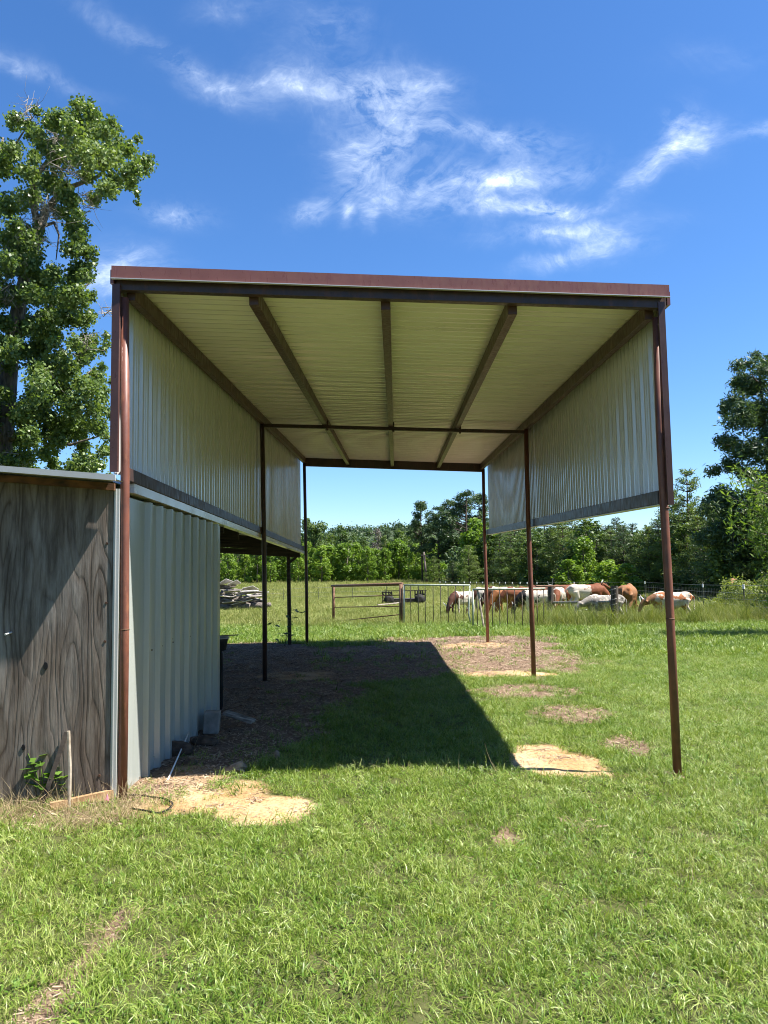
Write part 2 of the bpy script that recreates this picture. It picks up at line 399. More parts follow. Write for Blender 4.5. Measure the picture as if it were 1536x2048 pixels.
tex = T.ramp(nn, [(.41, (0, 0, 0)), (.55, (.36,)*3), (.68, (1, 1, 1))])
den = T.math('MULTIPLY', tot, T.math('ADD', T.math('MULTIPLY', tex, 1.05), .03), True)
den = T.math('MULTIPLY', den, .92)
skyc = T.mix(den, hs.outputs[0], (7.6, 8.6, 10.0))
bg = T.n('ShaderNodeBackground'); bg.inputs['Strength'].default_value = .061; T.l(skyc, bg.inputs[0])
wo = T.n('ShaderNodeOutputWorld'); T.l(bg.outputs[0], wo.inputs[0])
ld = bpy.data.lights.new('sun', 'SUN'); ld.energy = 5.0; ld.angle = R_(.53); ld.color = (1, .95, .87)
sun = bpy.data.objects.new('sun', ld); COL.objects.link(sun); sun.rotation_euler = SUN.to_track_quat('Z', 'Y').to_euler(); sun.location = (20, -5, 30)
vs = sc.view_settings; vs.view_transform = 'Standard'; vs.look = 'None'; vs.exposure = 1.45; vs.gamma = 1; vs.use_curve_mapping = False

# ------------------------------------------------------------------ ground masks
def ell(px, py, rx, ry):
    c = at(px, py); a = at(px+rx, py); b = at(px, py-ry); d = at(px, py+ry)
    return (c[0], (b[1]+d[1])/2, max(abs(a[0]-c[0]), .02), max((b[1]-d[1])/2, .03))
DIRT = [(1350, 1553, 26, 9, .8), (1070, 1358, 16, 6, .8), (430, 1500, 150, 60, 1), (400, 1440, 150, 60, 1), (520, 1470, 130, 45, .9), (560, 1400, 160, 45, 1), (620, 1345, 330, 26, 1), (760, 1315, 330, 26, 1), (930, 1300, 240, 30, 1), (1000, 1325, 190, 26, 1), (1100, 1335, 70, 16, .8),
        (1010, 1310, 150, 22, 1), (960, 1280, 180, 9, .9), (1050, 1385, 120, 18, .75), (1150, 1430, 85, 20, .85), (1255, 1495, 50, 20, .85), (1015, 1680, 42, 26, .8), (1150, 1655, 24, 14, .7), (1140, 1800, 40, 14, .6),
        (330, 1560, 120, 50, .9), (1090, 1775, 30, 12, .4), (1190, 1325, 60, 8, .5), (470, 1300, 120, 14, 1), (140, 1640, 140, 25, .5), (1510, 1297, 30, 5, .4)]
SAND = [(548, 1625, 118, 36, 1), (440, 1595, 110, 34, .72), (330, 1605, 75, 34, .68), (390, 1552, 110, 24, .55), (1120, 1528, 88, 38, 1), (1100, 1506, 60, 18, 1), (1020, 1350, 100, 7, .9), (950, 1291, 80, 6, .85), (590, 1352, 90, 9, .7), (690, 1300, 60, 5, .5), (1290, 1552, 50, 6, .4)]
DIRTW = [(*ell(*d[:4]), d[4]) for d in DIRT]; SANDW = [(*ell(*d[:4]), d[4]) for d in SAND]
def field(L, x, y, seed, amp=.9, fr=2.2):
    nz = fbm(x*fr, y*fr, seed, 5)-.5
    f = np.zeros_like(np.asarray(x, float))
    for cx, cy, rx, ry, k in L:
        r = np.sqrt(((x-cx)/rx)**2+((y-cy)/ry)**2)
        f = np.maximum(f, k*sstep(1.12, .78, r-nz*amp))
    return f
a_, b_ = at(240, 1835), at(60, 2060)
def dry(x, y):
    t = np.clip(((x-a_[0])*(b_[0]-a_[0])+(y-a_[1])*(b_[1]-a_[1]))/((b_[0]-a_[0])**2+(b_[1]-a_[1])**2), -.05, 1.6)
    d = np.hypot(x-a_[0]-t*(b_[0]-a_[0]), y-a_[1]-t*(b_[1]-a_[1]))
    return sstep(.085, .04, d-(fbm(x*5, y*5, 3)-.5)*.07)
def bump(x, y):
    near = sstep(24, 12, y)
    return near*((fbm(x*.8, y*.8, 41)-.5)*.05 + (fbm(x*6, y*6, 43)-.5)*.022)
def ground_z(x, y): return terrain(x, y)+bump(x, y)+.03*(fbm(x*9, y*9, 51)-.45)*field(SANDW, x, y, 9, 1.0, 3.0)

# ------------------------------------------------------------------ ground sheet
def axis(a, b, st, lo, hi, gr):
    c = list(np.arange(a, b+1e-6, st)); s = st; p = c[-1]
    while p < hi: s *= gr; p += s; c.append(p)
    s = st; p = c[0]; pre = []
    while p > lo: s *= gr; p -= s; pre.append(p)
    return np.array(pre[::-1]+c)
gx = axis(-4.2, 5.6, .055, -900, 900, 1.13); gy = axis(1.8, 18.5, .055, -60, 1500, 1.07)
GX, GY = np.meshgrid(gx, gy); GZ = ground_z(GX, GY)
nx, ny = len(gx), len(gy); idx = np.arange(nx*ny).reshape(ny, nx)
Q = np.stack([idx[:-1, :-1], idx[:-1, 1:], idx[1:, 1:], idx[1:, :-1]], -1).reshape(-1, 4)
def ground_mat():
    t = newmat('ground soil and turf'); pos = t.n('ShaderNodeNewGeometry').outputs['Position']
    ab = t.n('ShaderNodeAttribute', attribute_name='bare').outputs['Fac']; asd = t.n('ShaderNodeAttribute', attribute_name='sand').outputs['Fac']
    sep = t.n('ShaderNodeSeparateXYZ'); t.l(pos, sep.inputs[0])
    fine = t.noise(pos, 38, 8, .72); mid = t.noise(pos, 5, 6, .6); big = t.noise(pos, .22, 5, .6)
    turf = t.mix(mid, (.050, .062, .018), (.105, .105, .040))
    past = t.ramp(t.noise(t.mapping(pos, scale=(1, .35, 1)), .9, 9, .72), [(.28, (.100, .130, .030)), (.5, (.165, .190, .052)), (.72, (.25, .245, .095))])
    past = t.mix(t.ramp(big, [(.36, (0, 0, 0)), (.66, (.7,)*3)]), past, (.14, .165, .045))
    far = t.n('ShaderNodeMapRange'); far.inputs[1].default_value = 20; far.inputs[2].default_value = 32; t.l(sep.outputs[1], far.inputs[0])
    turf = t.mix(far.outputs[0], turf, past)
    dirt = t.ramp(fine, [(.28, (.060, .038, .025)), (.48, (.165, .108, .074)), (.70, (.34, .25, .18))])
    dirt = t.mix(t.ramp(mid, [(.3, (.6,)*3), (.7, (0, 0, 0))]), dirt, (.13, .085, .055))
    sand = t.ramp(t.noise(pos, 2.4, 8, .65), [(.30, (.35, .20, .080)), (.5, (.46, .315, .165)), (.70, (.54, .42, .27))])
    sand = t.mix(t.ramp(fine, [(.36, (.85,)*3), (.52, (0, 0, 0))]), sand, (.21, .125, .062))
    c = t.mix(t.ramp(ab, [(.25, (0, 0, 0)), (.75, (1, 1, 1))]), turf, dirt)
    c = t.mix(t.ramp(asd, [(.25, (0, 0, 0)), (.75, (1, 1, 1))]), c, sand)
    h = t.math('ADD', t.math('MULTIPLY', fine, .5), mid)
    return t.out(t.bsdf(c, .95, 0, .15, t.bump(h, .7, .03)).outputs[0])
me = qmesh('ground', np.stack([GX, GY, GZ], -1).reshape(-1, 3), Q, ground_mat(), True)
bare = field(DIRTW, GX, GY, 5); bare = np.maximum(bare, dry(GX, GY)*.9); sand_ = field(SANDW, GX, GY, 9, 1.0, 3.0)
bare = np.maximum(bare, sstep(-1.3, -2.0, GX)*(GY > 5.5)*(GY < 16.5)*(GX > -5.2))
for nme, arr in (('bare', bare), ('sand', sand_)):
    at_ = me.attributes.new(nme, 'FLOAT', 'POINT'); at_.data.foreach_set('value', arr.astype(np.float32).ravel())
g = mobj('ground', me); tag(g, kind='structure')

# ------------------------------------------------------------------ scattered stuff (grass, litter) by geometry nodes
SRC = bpy.data.collections.new('scatter_sources')
def blade_clump(n, spread, l0, l1, w, lean, mat, seed, droop=.5, segs=3):
    r = np.random.default_rng(seed); V = []; Qs = []
    for i in range(n):
        a = r.uniform(0, 2*math.pi); rad = spread*math.sqrt(r.uniform()); bx, by = rad*math.cos(a), rad*math.sin(a)
        L = r.uniform(l0, l1); az = r.uniform(0, 2*math.pi); th = r.uniform(.1, lean); ww = w*r.uniform(.6, 1.25)
        dx, dy = math.cos(az), math.sin(az); tw = r.uniform(-.6, .6); sx, sy = -math.sin(az+tw), math.cos(az+tw)
        p = np.array([bx, by, -.01]); b = len(V)
        for k in range(segs+1):
            u = k/segs; wk = ww*(1-u**1.6)*.5+.0002
            V.append(p+np.array([sx, sy, 0])*wk); V.append(p-np.array([sx, sy, 0])*wk)
            t = th+droop*u*1.8; p = p+np.array([dx*math.sin(t), dy*math.sin(t), math.cos(t)])*L/segs
        for k in range(segs): Qs.append((b+2*k, b+2*k+1, b+2*k+3, b+2*k+2))
    return np.array(V), np.array(Qs)
def source(col, name, V, Q_, mat):
    o = bpy.data.objects.new(name, qmesh(name, V, Q_, mat)); col.objects.link(o); return o
def scatter(name, pts, rot, scl, col, kind='stuff'):
    me = bpy.data.meshes.new(name); me.vertices.add(len(pts)); me.vertices.foreach_set('co', np.asarray(pts, np.float32).ravel())
    a = me.attributes.new('rot', 'FLOAT_VECTOR', 'POINT'); a.data.foreach_set('vector', np.asarray(rot, np.float32).ravel())
    a = me.attributes.new('scl', 'FLOAT_VECTOR', 'POINT'); a.data.foreach_set('vector', np.asarray(scl, np.float32).ravel())
    o = mobj(name, me); tag(o, kind=kind)
    ng = bpy.data.node_groups.new(name, 'GeometryNodeTree')
    ng.interface.new_socket('Geometry', in_out='INPUT', socket_type='NodeSocketGeometry'); ng.interface.new_socket('Geometry', in_out='OUTPUT', socket_type='NodeSocketGeometry')
    gi = ng.nodes.new('NodeGroupInput'); go = ng.nodes.new('NodeGroupOutput')
    ci = ng.nodes.new('GeometryNodeCollectionInfo'); ci.inputs['Collection'].default_value = col
    ci.inputs['Separate Children'].default_value = True; ci.inputs['Reset Children'].default_value = True
    ip = ng.nodes.new('GeometryNodeInstanceOnPoints'); ip.inputs['Pick Instance'].default_value = True
    ri = ng.nodes.new('FunctionNodeRandomValue'); ri.data_type = 'INT'
    ri.inputs['Min'].default_value = 0 if False else 0
    for s_ in ri.inputs:
        if s_.type == 'INT' and s_.name == 'Max': s_.default_value = len(col.objects)-1
        if s_.type == 'INT' and s_.name == 'Min': s_.default_value = 0
    ra = ng.nodes.new('GeometryNodeInputNamedAttribute'); ra.data_type = 'FLOAT_VECTOR'; ra.inputs[0].default_value = 'rot'
    sa = ng.nodes.new('GeometryNodeInputNamedAttribute'); sa.data_type = 'FLOAT_VECTOR'; sa.inputs[0].default_value = 'scl'
    er = ng.nodes.new('FunctionNodeEulerToRotation')
    L = ng.links.new
    L(gi.outputs[0], ip.inputs['Points']); L(ci.outputs[0], ip.inputs['Instance'])
    L([s_ for s_ in ri.outputs if s_.type == 'INT'][0], ip.inputs['Instance Index'])
    L(ra.outputs[0], er.inputs[0]); L(er.outputs[0], ip.inputs['Rotation']); L(sa.outputs[0], ip.inputs['Scale']); L(ip.outputs[0], go.inputs[0])
    md = o.modifiers.new('scatter', 'NODES'); md.node_group = ng
    return o
def newcol(nm): return bpy.data.collections.new(nm)
lawn = newcol('lawn_clumps')
for k in range(8):
    V, q = blade_clump(52, .085, .026, .084, .0038, 1.25, None, 100+k, .8); source(lawn, 'lawn_clump', V, q, M['grass'])
for k in range(1):
    r = np.random.default_rng(130+k); V = []; q = []
    for i in range(16):
        a = r.uniform(0, 6.28); d = np.array([math.cos(a), math.sin(a), r.uniform(.15, .8)]); sd_ = np.array([-math.sin(a), math.cos(a), 0])*r.uniform(.004, .007); Lf = r.uniform(.015, .032); c = np.array([r.normal(0, .03), r.normal(0, .03), .005]); b = len(V)
        V += [c-sd_*.2, c+d*Lf*.55+sd_, c+d*Lf, c+d*Lf*.55-sd_]; q.append((b, b+1, b+2, b+3))
    source(lawn, 'lawn_weed', np.array(V), np.array(q), M['weedleaf'])
lawnfar = newcol('lawn_far_clumps')
for k in range(5):
    V, q = blade_clump(36, .15, .05, .12, .011, 1.05, None, 150+k, .6, 2); source(lawnfar, 'lawn_far_clump', V, q, M['grass'])
past = newcol('pasture_clumps')
for k in range(5):
    V, q = blade_clump(26, .22, .07, .24, .014, .7, None, 200+k, .5, 2); source(past, 'pasture_clump', V, q, M['pasture'])
tall = newcol('tall_clumps')
for k in range(5):
    V, q = blade_clump(26, .20, .10+.04*k, .40+.13*k, .009, .30+.15*k, None, 300+k, .25+.12*k, 3); source(tall, 'tall_clump', V, q, M['tallweed'])
strw = newcol('straw_clumps')
for k in range(5):
    V, q = blade_clump(12, .12, .08, .26, .0028, 1.5, None, 400+k, .25, 3); source(strw, 'straw_clump', V, q, M['straw'])
chip = newcol('chips')
for k in range(6):
    r = np.random.default_rng(500+k); V = []; q = []
    for i in range(14):
        c = np.array([r.uniform(-.13, .13), r.uniform(-.13, .13), r.uniform(.002, .012)]); a = r.uniform(0, 6.28); L = r.uniform(.008, .045); ww = r.uniform(.002, .009)
        d = np.array([math.cos(a), math.sin(a), r.uniform(-.25, .25)])*L; s_ = np.array([-math.sin(a), math.cos(a), r.uniform(-.4, .4)])*ww
        b = len(V); V += [c-d-s_*.5, c+d*.9-s_, c+d+s_*.6, c-d*.8+s_]; q.append((b, b+1, b+2, b+3))
    source(chip, 'chip', np.array(V), np.array(q), M['chips'])

def in_building(x, y): return ((x < -1.93) & (y > 5.25) & (y < 8.45) & (x > -5))
def scatter_pts(n, x0, x1, y0, y1, seed, wedge=True):
    r = np.random.default_rng(seed); x = r.uniform(x0, x1, n); y = r.uniform(y0, y1, n)
    k = np.abs(x) < .60*y+1.4 if wedge else np.ones(n, bool)
    return x[k], y[k], r
def emit(x, y, r, keep, s0, s1, tilt=.28, sz=(.75, 1.25)):
    x, y = x[keep], y[keep]; n = len(x); z = ground_z(x, y)
    s_ = r.uniform(s0, s1, n)
    return np.stack([x, y, z], -1), np.stack([r.normal(0, tilt, n), r.normal(0, tilt, n), r.uniform(0, 6.283, n)], -1), np.stack([s_, s_, s_*r.uniform(*sz, n)], -1)
def cat(L): return [np.concatenate(k) for k in zip(*L)]
def grass_keep(x, y, r):
    b = np.maximum(field(DIRTW, x, y, 5), dry(x, y)); s_ = field(SANDW, x, y, 9, 1.0, 3.0)
    under = sstep(-1.2, -1.9, x)*(y > 5.5)*(y < 16.3)
    p = (1-.95*b)*(1-s_)**1.3*(1-.97*under)
    patch = .72+.55*(fbm(x*.9, y*.9, 77)-.5)
    return (r.uniform(size=len(x)) < p*np.clip(patch+.35, 0, 1)) & ~in_building(x, y)
L = []
x, y, r = scatter_pts(23000, -6, 6, 1.7, 7.2, 1); L.append(emit(x, y, r, grass_keep(x, y, r), .75, 1.25))
x, y, r = scatter_pts(34000, -9, 9, 7.0, 13.5, 2); L.append(emit(x, y, r, grass_keep(x, y, r), .8, 1.2))
scatter('grass', *cat(L), lawn)
L = []
x, y, r = scatter_pts(34000, -16, 16, 13, 24, 3); L.append(emit(x, y, r, grass_keep(x, y, r), .8, 1.2))
scatter('mown_grass', *cat(L), lawnfar)
L = []
x, y, r = scatter_pts(60000, -45, 45, 21.5, 70, 4)
keep = r.uniform(size=len(x)) < np.clip((y-21)/4, 0, 1)*(.25+1.3*fbm(x*.25, y*.25, 15))
L.append(emit(x, y, r, keep, .7, 1.25))
x, y, r = scatter_pts(45000, -75, 75, 66, 125, 24)
L.append(emit(x, y, r, r.uniform(size=len(x)) < (.25+1.2*fbm(x*.12, y*.12, 15)), 1.3, 2.3))
scatter('pasture_grass', *cat(L), past)
# tall weeds on the unmown fence line at right and round the gate feet
L = []
x, y, r = scatter_pts(9000, 3.2, 20, 19.5, 27, 5)
k = (r.uniform(size=len(x)) < sstep(3.2, 5.5, x)*sstep(19.6, 21.2, y-.12*(x-5))*sstep(27, 23.5, y)*(.2+1.3*fbm(x*.7, y*.7, 33)))
L.append(emit(x, y, r, k, .3, 1.3))
x, y, r = scatter_pts(900, -4, 4.5, 21.2, 23.8, 6); k = r.uniform(size=len(x)) < .35; L.append(emit(x, y, r, k, .35, .65))
x, y, r = scatter_pts(900, -22, -5, 26, 42, 16); k = r.uniform(size=len(x)) < .4; L.append(emit(x, y, r, k, .5, .9))
scatter('tall_grass', *cat(L), tall)
# litter on the bare soil, dry stems along the shed foot and the dead strip
L = []
x, y, r = scatter_pts(36000, -5, 6, 4.6, 17.5, 8); b = field(DIRTW, x, y, 5)*(1-.5*field(SANDW, x, y, 9, 1.0, 3.0))
L.append(emit(x, y, r, (r.uniform(size=len(x)) < b*.8) & ~in_building(x, y), .35, .95, .05))
x, y, r = scatter_pts(5000, -3, 6, 4.3, 7.5, 19); L.append(emit(x, y, r, (r.uniform(size=len(x)) < .35*field(SANDW, x, y, 9, 1.0, 3.0)) & ~in_building(x, y), .35, .8, .05))
x, y, r = scatter_pts(3000, -3, 1, 1.7, 3.8, 9); L.append(emit(x, y, r, r.uniform(size=len(x)) < dry(x, y)*.7, .3, .6, .05))
scatter('dry_litter', *cat(L), chip)
L = []
x, y, r = scatter_pts(7000, -3, 1, 1.7, 3.8, 10); L.append(emit(x, y, r, r.uniform(size=len(x)) < dry(x, y)*.5, .18, .40))
x, y, r = scatter_pts(2600, -4, -1.2, 4.4, 5.23, 12); k = r.uniform(size=len(x)) < sstep(4.4, 4.9, y-.25*(fbm(x*2, y*2, 6)-.5))*sstep(-1.3, -1.9, x)*.8; k &= r.uniform(size=len(x)) < .55; L.append(emit(x, y, r, k, .45, 1.0, .45))
x, y, r = scatter_pts(2600, -4, 5, 1.7, 6, 14); L.append(emit(x, y, r, (r.uniform(size=len(x)) < .55*fbm(x*1.1, y*1.1, 88)) & ~in_building(x, y), .25, .6, .6))
x, y, r = scatter_pts(6000, -3, 6, 5, 17, 13); b = field(DIRTW, x, y, 5); L.append(emit(x, y, r, (r.uniform(size=len(x)) < b*.10+.03) & ~in_building(x, y), .4, .8))
scatter('dry_grass', *cat(L), strw)

# ------------------------------------------------------------------ corrugated sheets
def rib_profile(u0, u1, pitch, depth, minor=.010, phase=0.0, base=.10, top=.04):
    """(u, offset) points of a ribbed sheet between u0 and u1"""
    out = []; k = math.floor((u0-phase)/pitch)-1
    while phase+k*pitch < u1+pitch:
        c = phase+k*pitch
        pr = [(-base/2, 0), (-top/2, depth), (top/2, depth), (base/2, 0)]
        f0 = base/2; f1 = pitch-base/2
        for q in (1/3, 2/3):
            mc = f0+(f1-f0)*q
            if minor: pr += [(mc-.022, 0), (mc-.012, minor), (mc+.012, minor), (mc+.022, 0)]
        out += [(c+a, b) for a, b in pr]; k += 1
    return [(u, d) for u, d in out if u0 < u < u1]
def sheet(name, mat, parent, prof, fn, rows=2):
    V = []; Fc = []
    for u, d in prof:
        for j in range(rows): V.append(fn(u, j/(rows-1), d))
    for i in range(len(prof)-1):
        for j in range(rows-1):
            a = i*rows+j; Fc.append((a, a+rows, a+rows+1, a+1))
    mb = MB(); mb.v = [tuple(map(float, v)) for v in V]; mb.f = Fc
    return mb.build(name, mat, parent)

# ------------------------------------------------------------------ the shelter
LX, RX = -1.90, 2.09
def lerp(a, b, t): return a+(b-a)*t
def roof_z(x, y):            # underside of the roof sheet
    tl = (y-5.3)/10.7
    zl = lerp(3.70, 4.06, tl); zr = lerp(3.605, 3.85, tl)
    return lerp(zl, zr, (x-LX)/(RX-LX))
def front_y(x): return lerp(5.25, 5.64, (x-LX)/(RX-LX))
sh = thing('metal_shelter', (0.1, 10.6, 0), 'tall open metal shelter with brown trim and pale ribbed roof on rusty pipe posts', 'shelter')
posts = {'LF': (LX, 5.28), 'RF': (2.11, 5.68), 'LM': (-1.858, 10.85), 'RM': (2.03, 10.85), 'LB': (-1.84, 16.05), 'RB': (2.04, 16.03)}
ptop = {}
for k, (px, py) in posts.items():
    zt = roof_z(px, py)-.115; ptop[k] = zt
    lean = .02 if k in ('LF',) else 0
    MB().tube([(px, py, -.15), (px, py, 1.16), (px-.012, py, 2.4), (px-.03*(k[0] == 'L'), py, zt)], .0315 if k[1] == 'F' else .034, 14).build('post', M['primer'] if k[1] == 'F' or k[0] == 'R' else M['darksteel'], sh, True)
# weld collars seen on the two front posts
for (px, py), zs in ((posts['LF'], (1.17,)), (posts['RF'], (2.0, 1.16, 2.22))):
    for z in zs: MB().tube([(px, py, z-.004), (px, py, z+.004)], .0335, 14).build('weld_ring', M['rusty'], sh, True)
# roof sheet, ribs across
prof = rib_profile(0.0, 1.0, .215/10.9, .030, .008, .004, .095/10.9*1.0, .035/10.9)
prof = []
for u, d in rib_profile(0, 10.95, .26, .046, .018, .05, .12, .05): prof.append((u/10.95, d))
def roof_fn(u, v, d):
    x = lerp(-1.985, 2.175, v); y = lerp(front_y(x)-.03, 16.2, u); return (x, y, roof_z(x, y)+.004+d)
sheet('roof_panel', M['ivory_roof'], sh, prof, roof_fn, 6)
# brown edge trim: front fascia with a drip lip, side trims
def strip(mb, a, b, t, h):   # vertical strip from a to b, thickness t towards +y, height h upward from given z
    (x0, y0, z0), (x1, y1, z1) = a, b
    mb.hexa([(x0, y0, z0), (x1, y1, z1), (x1, y1+t, z1), (x0, y0+t, z0), (x0, y0, z0+h), (x1, y1, z1+h), (x1, y1+t, z1+h), (x0, y0+t, z0+h)])
mb = MB(); strip(mb, (-1.995, 5.185, 3.70), (2.185, 5.585, 3.632), .012, .094)
strip(mb, (-1.995, 5.197, 3.788), (2.185, 5.597, 3.72), .16, .006)
fa = mb.build('fascia', M['fascia'], sh)
mb = MB(); strip(mb, (-1.995, 5.172, 3.694), (2.185, 5.572, 3.626), .026, .006); mb.build('drip_edge', M['flash'], fa)
for x in (-2.0, 2.19):
    mb = MB(); y0 = front_y(x)-.03; z0, z1 = roof_z(x, y0), roof_z(x, 16.2)
    mb.hexa([(x-.012, y0, z0-.03), (x+.012, y0, z0-.03), (x+.012, 16.22, z1-.03), (x-.012, 16.22, z1-.03), (x-.012, y0, z0+.075), (x+.012, y0, z0+.075), (x+.012, 16.22, z1+.075), (x-.012, 16.22, z1+.075)])
    mb.build('rake_trim', M['fascia'], sh)
# front beam
def beam(name, a, b, wd, h, mat, lips=True):
    mb = MB(); mb.bar(a, b, wd, h)
    return mb.build(name, mat, sh, bevel=.004)
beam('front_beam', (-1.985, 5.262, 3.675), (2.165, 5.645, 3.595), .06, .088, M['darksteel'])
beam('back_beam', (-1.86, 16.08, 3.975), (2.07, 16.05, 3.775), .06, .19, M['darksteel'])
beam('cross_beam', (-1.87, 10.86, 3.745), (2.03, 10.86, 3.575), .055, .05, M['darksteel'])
# rafters: three inner ones and the two edge ones
for x0, x1 in ((-1.0, -.91), (-.01, .06), (.97, 1.06)):
    y0 = front_y(x0)+.06
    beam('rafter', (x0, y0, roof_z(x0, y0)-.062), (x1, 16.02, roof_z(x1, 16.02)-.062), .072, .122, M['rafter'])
    zj = roof_z(lerp(x0, x1, .53), 10.86)
    MB().box(lerp(x0, x1, .53)+.02, lerp(x0, x1, .53)+.05, 10.84, 10.88, zj-.20, zj-.05).build('hanger', M['darksteel'], sh)
for x0, x1 in ((-1.895, -1.865), (2.06, 2.01)):
    y0 = front_y(x0)+.06
    beam('edge_rafter', (x0, y0, roof_z(x0, y0)-.062), (x1, 16.02, roof_z(x1, 16.02)-.062), .065, .118, M['rafter'])
# side wall sheets hung outside the posts, two bays a side
def zl_bot(y): return lerp(2.33, 2.115, (y-5.5)/11)
def zr_bot(y): return lerp(2.145, 2.44, (y-5.8)/11)
for y0, y1 in ((5.24, 10.86), (10.861, 16.12)):
    pr = [(y0, 0)]+rib_profile(y0, y1, .229, .03, .009, 5.30, .085, .035)+[(y1, 0)]
    sheet('wall_panel', M['wall_sheet'], sh, pr, lambda u, v, d: (-1.965-d, u, lerp(zl_bot(u)-.05, roof_z(-1.97, u)+.003, v)), 4)
for y0, y1 in ((5.63, 10.86), (10.861, 16.12)):
    pr = [(y0, 0)]+rib_profile(y0, y1, .229, .03, .009, 5.72, .085, .035)+[(y1, 0)]
    sheet('wall_panel', M['wall_sheet'], sh, pr, lambda u, v, d: (2.145+d, u, lerp(zr_bot(u)-.06, roof_z(2.14, u)+.003, v)), 4)
# bottom rails
def rail(x, y0, y1, fb, h):
    mb = MB(); mb.hexa([(x-.03, y0, fb(y0)-h), (x+.03, y0, fb(y0)-h), (x+.03, y1, fb(y1)-h), (x-.03, y1, fb(y1)-h), (x-.03, y0, fb(y0)), (x+.03, y0, fb(y0)), (x+.03, y1, fb(y1)), (x-.03, y1, fb(y1))])
    return mb.build('bottom_rail', M['darksteel'], sh, bevel=.004)
rail(-1.925, 5.32, 16.1, zl_bot, .095); rail(2.105, 5.72, 16.1, zr_bot, .105)
# pale return lip under the right rail
mb = MB(); mb.hexa([(2.075, 5.72, zr_bot(5.72)-.113), (2.16, 5.72, zr_bot(5.72)-.113), (2.16, 16.1, zr_bot(16.1)-.113), (2.075, 16.1, zr_bot(16.1)-.113), (2.075, 5.72, zr_bot(5.72)-.107), (2.16, 5.72, zr_bot(5.72)-.107), (2.16, 16.1, zr_bot(16.1)-.107), (2.075, 16.1, zr_bot(16.1)-.107)])
mb.build('sill_lip', M['flash'], sh)
# corner trims in front of the wall sheets
MB().box(-1.995, -1.94, 5.205, 5.235, 2.29, 3.665).build('corner_trim', M['trimshade'], sh)
MB().hexa([(2.105, 5.60, 2.02), (2.15, 5.60, 2.02), (2.15, 5.625, 2.02), (2.105, 5.625, 2.02), (2.10, 5.60, 3.60), (2.15, 5.60, 3.60), (2.15, 5.625, 3.60), (2.10, 5.625, 3.60)]).build('corner_trim', M['trimshade'], sh)

# ------------------------------------------------------------------ the shed and its lean-to
sd = thing('storage_shed', (-3.2, 7.0, 0), 'low shed with weathered plywood front, white ribbed side wall and open lean-to behind', 'shed')
WY = 5.246
TW = .05
def yw(x): return WY+(x+1.98)*TW       # the front is turned a little toward the sun
def sroof(x): return 2.205-.09*(x+1.95)        # underside of the shed roof rises to the left
mb = MB(); mb.hexa([(-4.9, yw(-4.9), -.1), (-1.98, WY, -.1), (-1.98, WY+.018, -.1), (-4.9, yw(-4.9)+.018, -.1), (-4.9, yw(-4.9), sroof(-4.9)), (-1.98, WY, sroof(-1.98)), (-1.98, WY+.018, sroof(-1.98)), (-4.9, yw(-4.9)+.018, sroof(-4.9))])
pw = mb.build('plywood_wall', M['plywood'], sd)
for x, z in ((-2.02, 1.78), (-2.02, 1.36), (-2.025, 1.09), (-2.05, .17), (-2.35, .05)): MB().tube([(x, yw(x)-.004, z), (x, yw(x)+.003, z)], .009, 8).build('nail_hole', M['screw'], pw)
MB().tube([(-2.685, yw(-2.68)-.06, 1.155), (-2.68, yw(-2.68)-.02, 1.16), (-2.672, yw(-2.68)+.004, 1.165)], .007, 6).build('nail', M['flash'], pw)
for x, z, r in ((-2.43, .93, .022), (-2.57, .375, .018)):
    mb = MB(); mb.lathe((x, 0, 0), [(r, 0), (r*.9, .004)], 10); mb.v = [(x+(vx-x)*(.75), yw(vx)-.002-vz, z+vy*1.25) for vx, vy, vz in mb.v]; mb.build('knot_hole', M['black'], pw)
# stained header board under the roof edge
mb = MB(); mb.hexa([(-4.9, yw(-4.9)-.032, sroof(-4.9)-.05), (-1.965, yw(-1.965)-.032, sroof(-1.965)-.05), (-1.965, yw(-1.965)-.003, sroof(-1.965)-.05), (-4.9, yw(-4.9)-.003, sroof(-4.9)-.05), (-4.9, yw(-4.9)-.032, sroof(-4.9)), (-1.965, yw(-1.965)-.032, sroof(-1.965)), (-1.965, yw(-1.965)-.003, sroof(-1.965)), (-4.9, yw(-4.9)-.003, sroof(-4.9))])
mb.build('header_board', M['rustboard'], sd)
# roof sheet: from the front edge back over the lean-to, its right edge under the shelter rail
prs = [(5.07, 0), (5.20, 0), (5.201, 0)]+rib_profile(5.21, 16.35, .305, .03, .0, 5.5, .10, .04)+[(16.35, 0)]
def shroof_fn(u, v, d):
    x = lerp(-5.0, -1.89 if u <= 5.2 else -1.985, v); dz = -.010*(u-5.4)
    return (x, u+(x+1.98)*TW*max(0, 1-(u-5.07)/4), sroof(x)+.012+dz+d)
sheet('roof_panel', M['flash'], sd, prs, shroof_fn, 3)
mb = MB(); mb.hexa([(-5.0, yw(-5.0)-.232, sroof(-5.0)+.002), (-1.885, yw(-1.885)-.232, sroof(-1.885)+.002), (-1.885, yw(-1.885)-.219, sroof(-1.885)+.002), (-5.0, yw(-5.0)-.219, sroof(-5.0)+.002), (-5.0, yw(-5.0)-.232, sroof(-5.0)+.043), (-1.885, yw(-1.885)-.232, sroof(-1.885)+.043), (-1.885, yw(-1.885)-.219, sroof(-1.885)+.043), (-5.0, yw(-5.0)-.219, sroof(-5.0)+.043)])
mb.build('roof_edge', M['flash'], sd)
# corner flashing between plywood and side wall
mb = MB(); mb.box(-1.974, -1.934, WY-.006, WY+.010, -.1, 2.17); mb.box(-1.961, -1.955, WY-.012, WY-.0065, -.1, 2.17); mb.build('corner_flashing', M['flash'], sd)
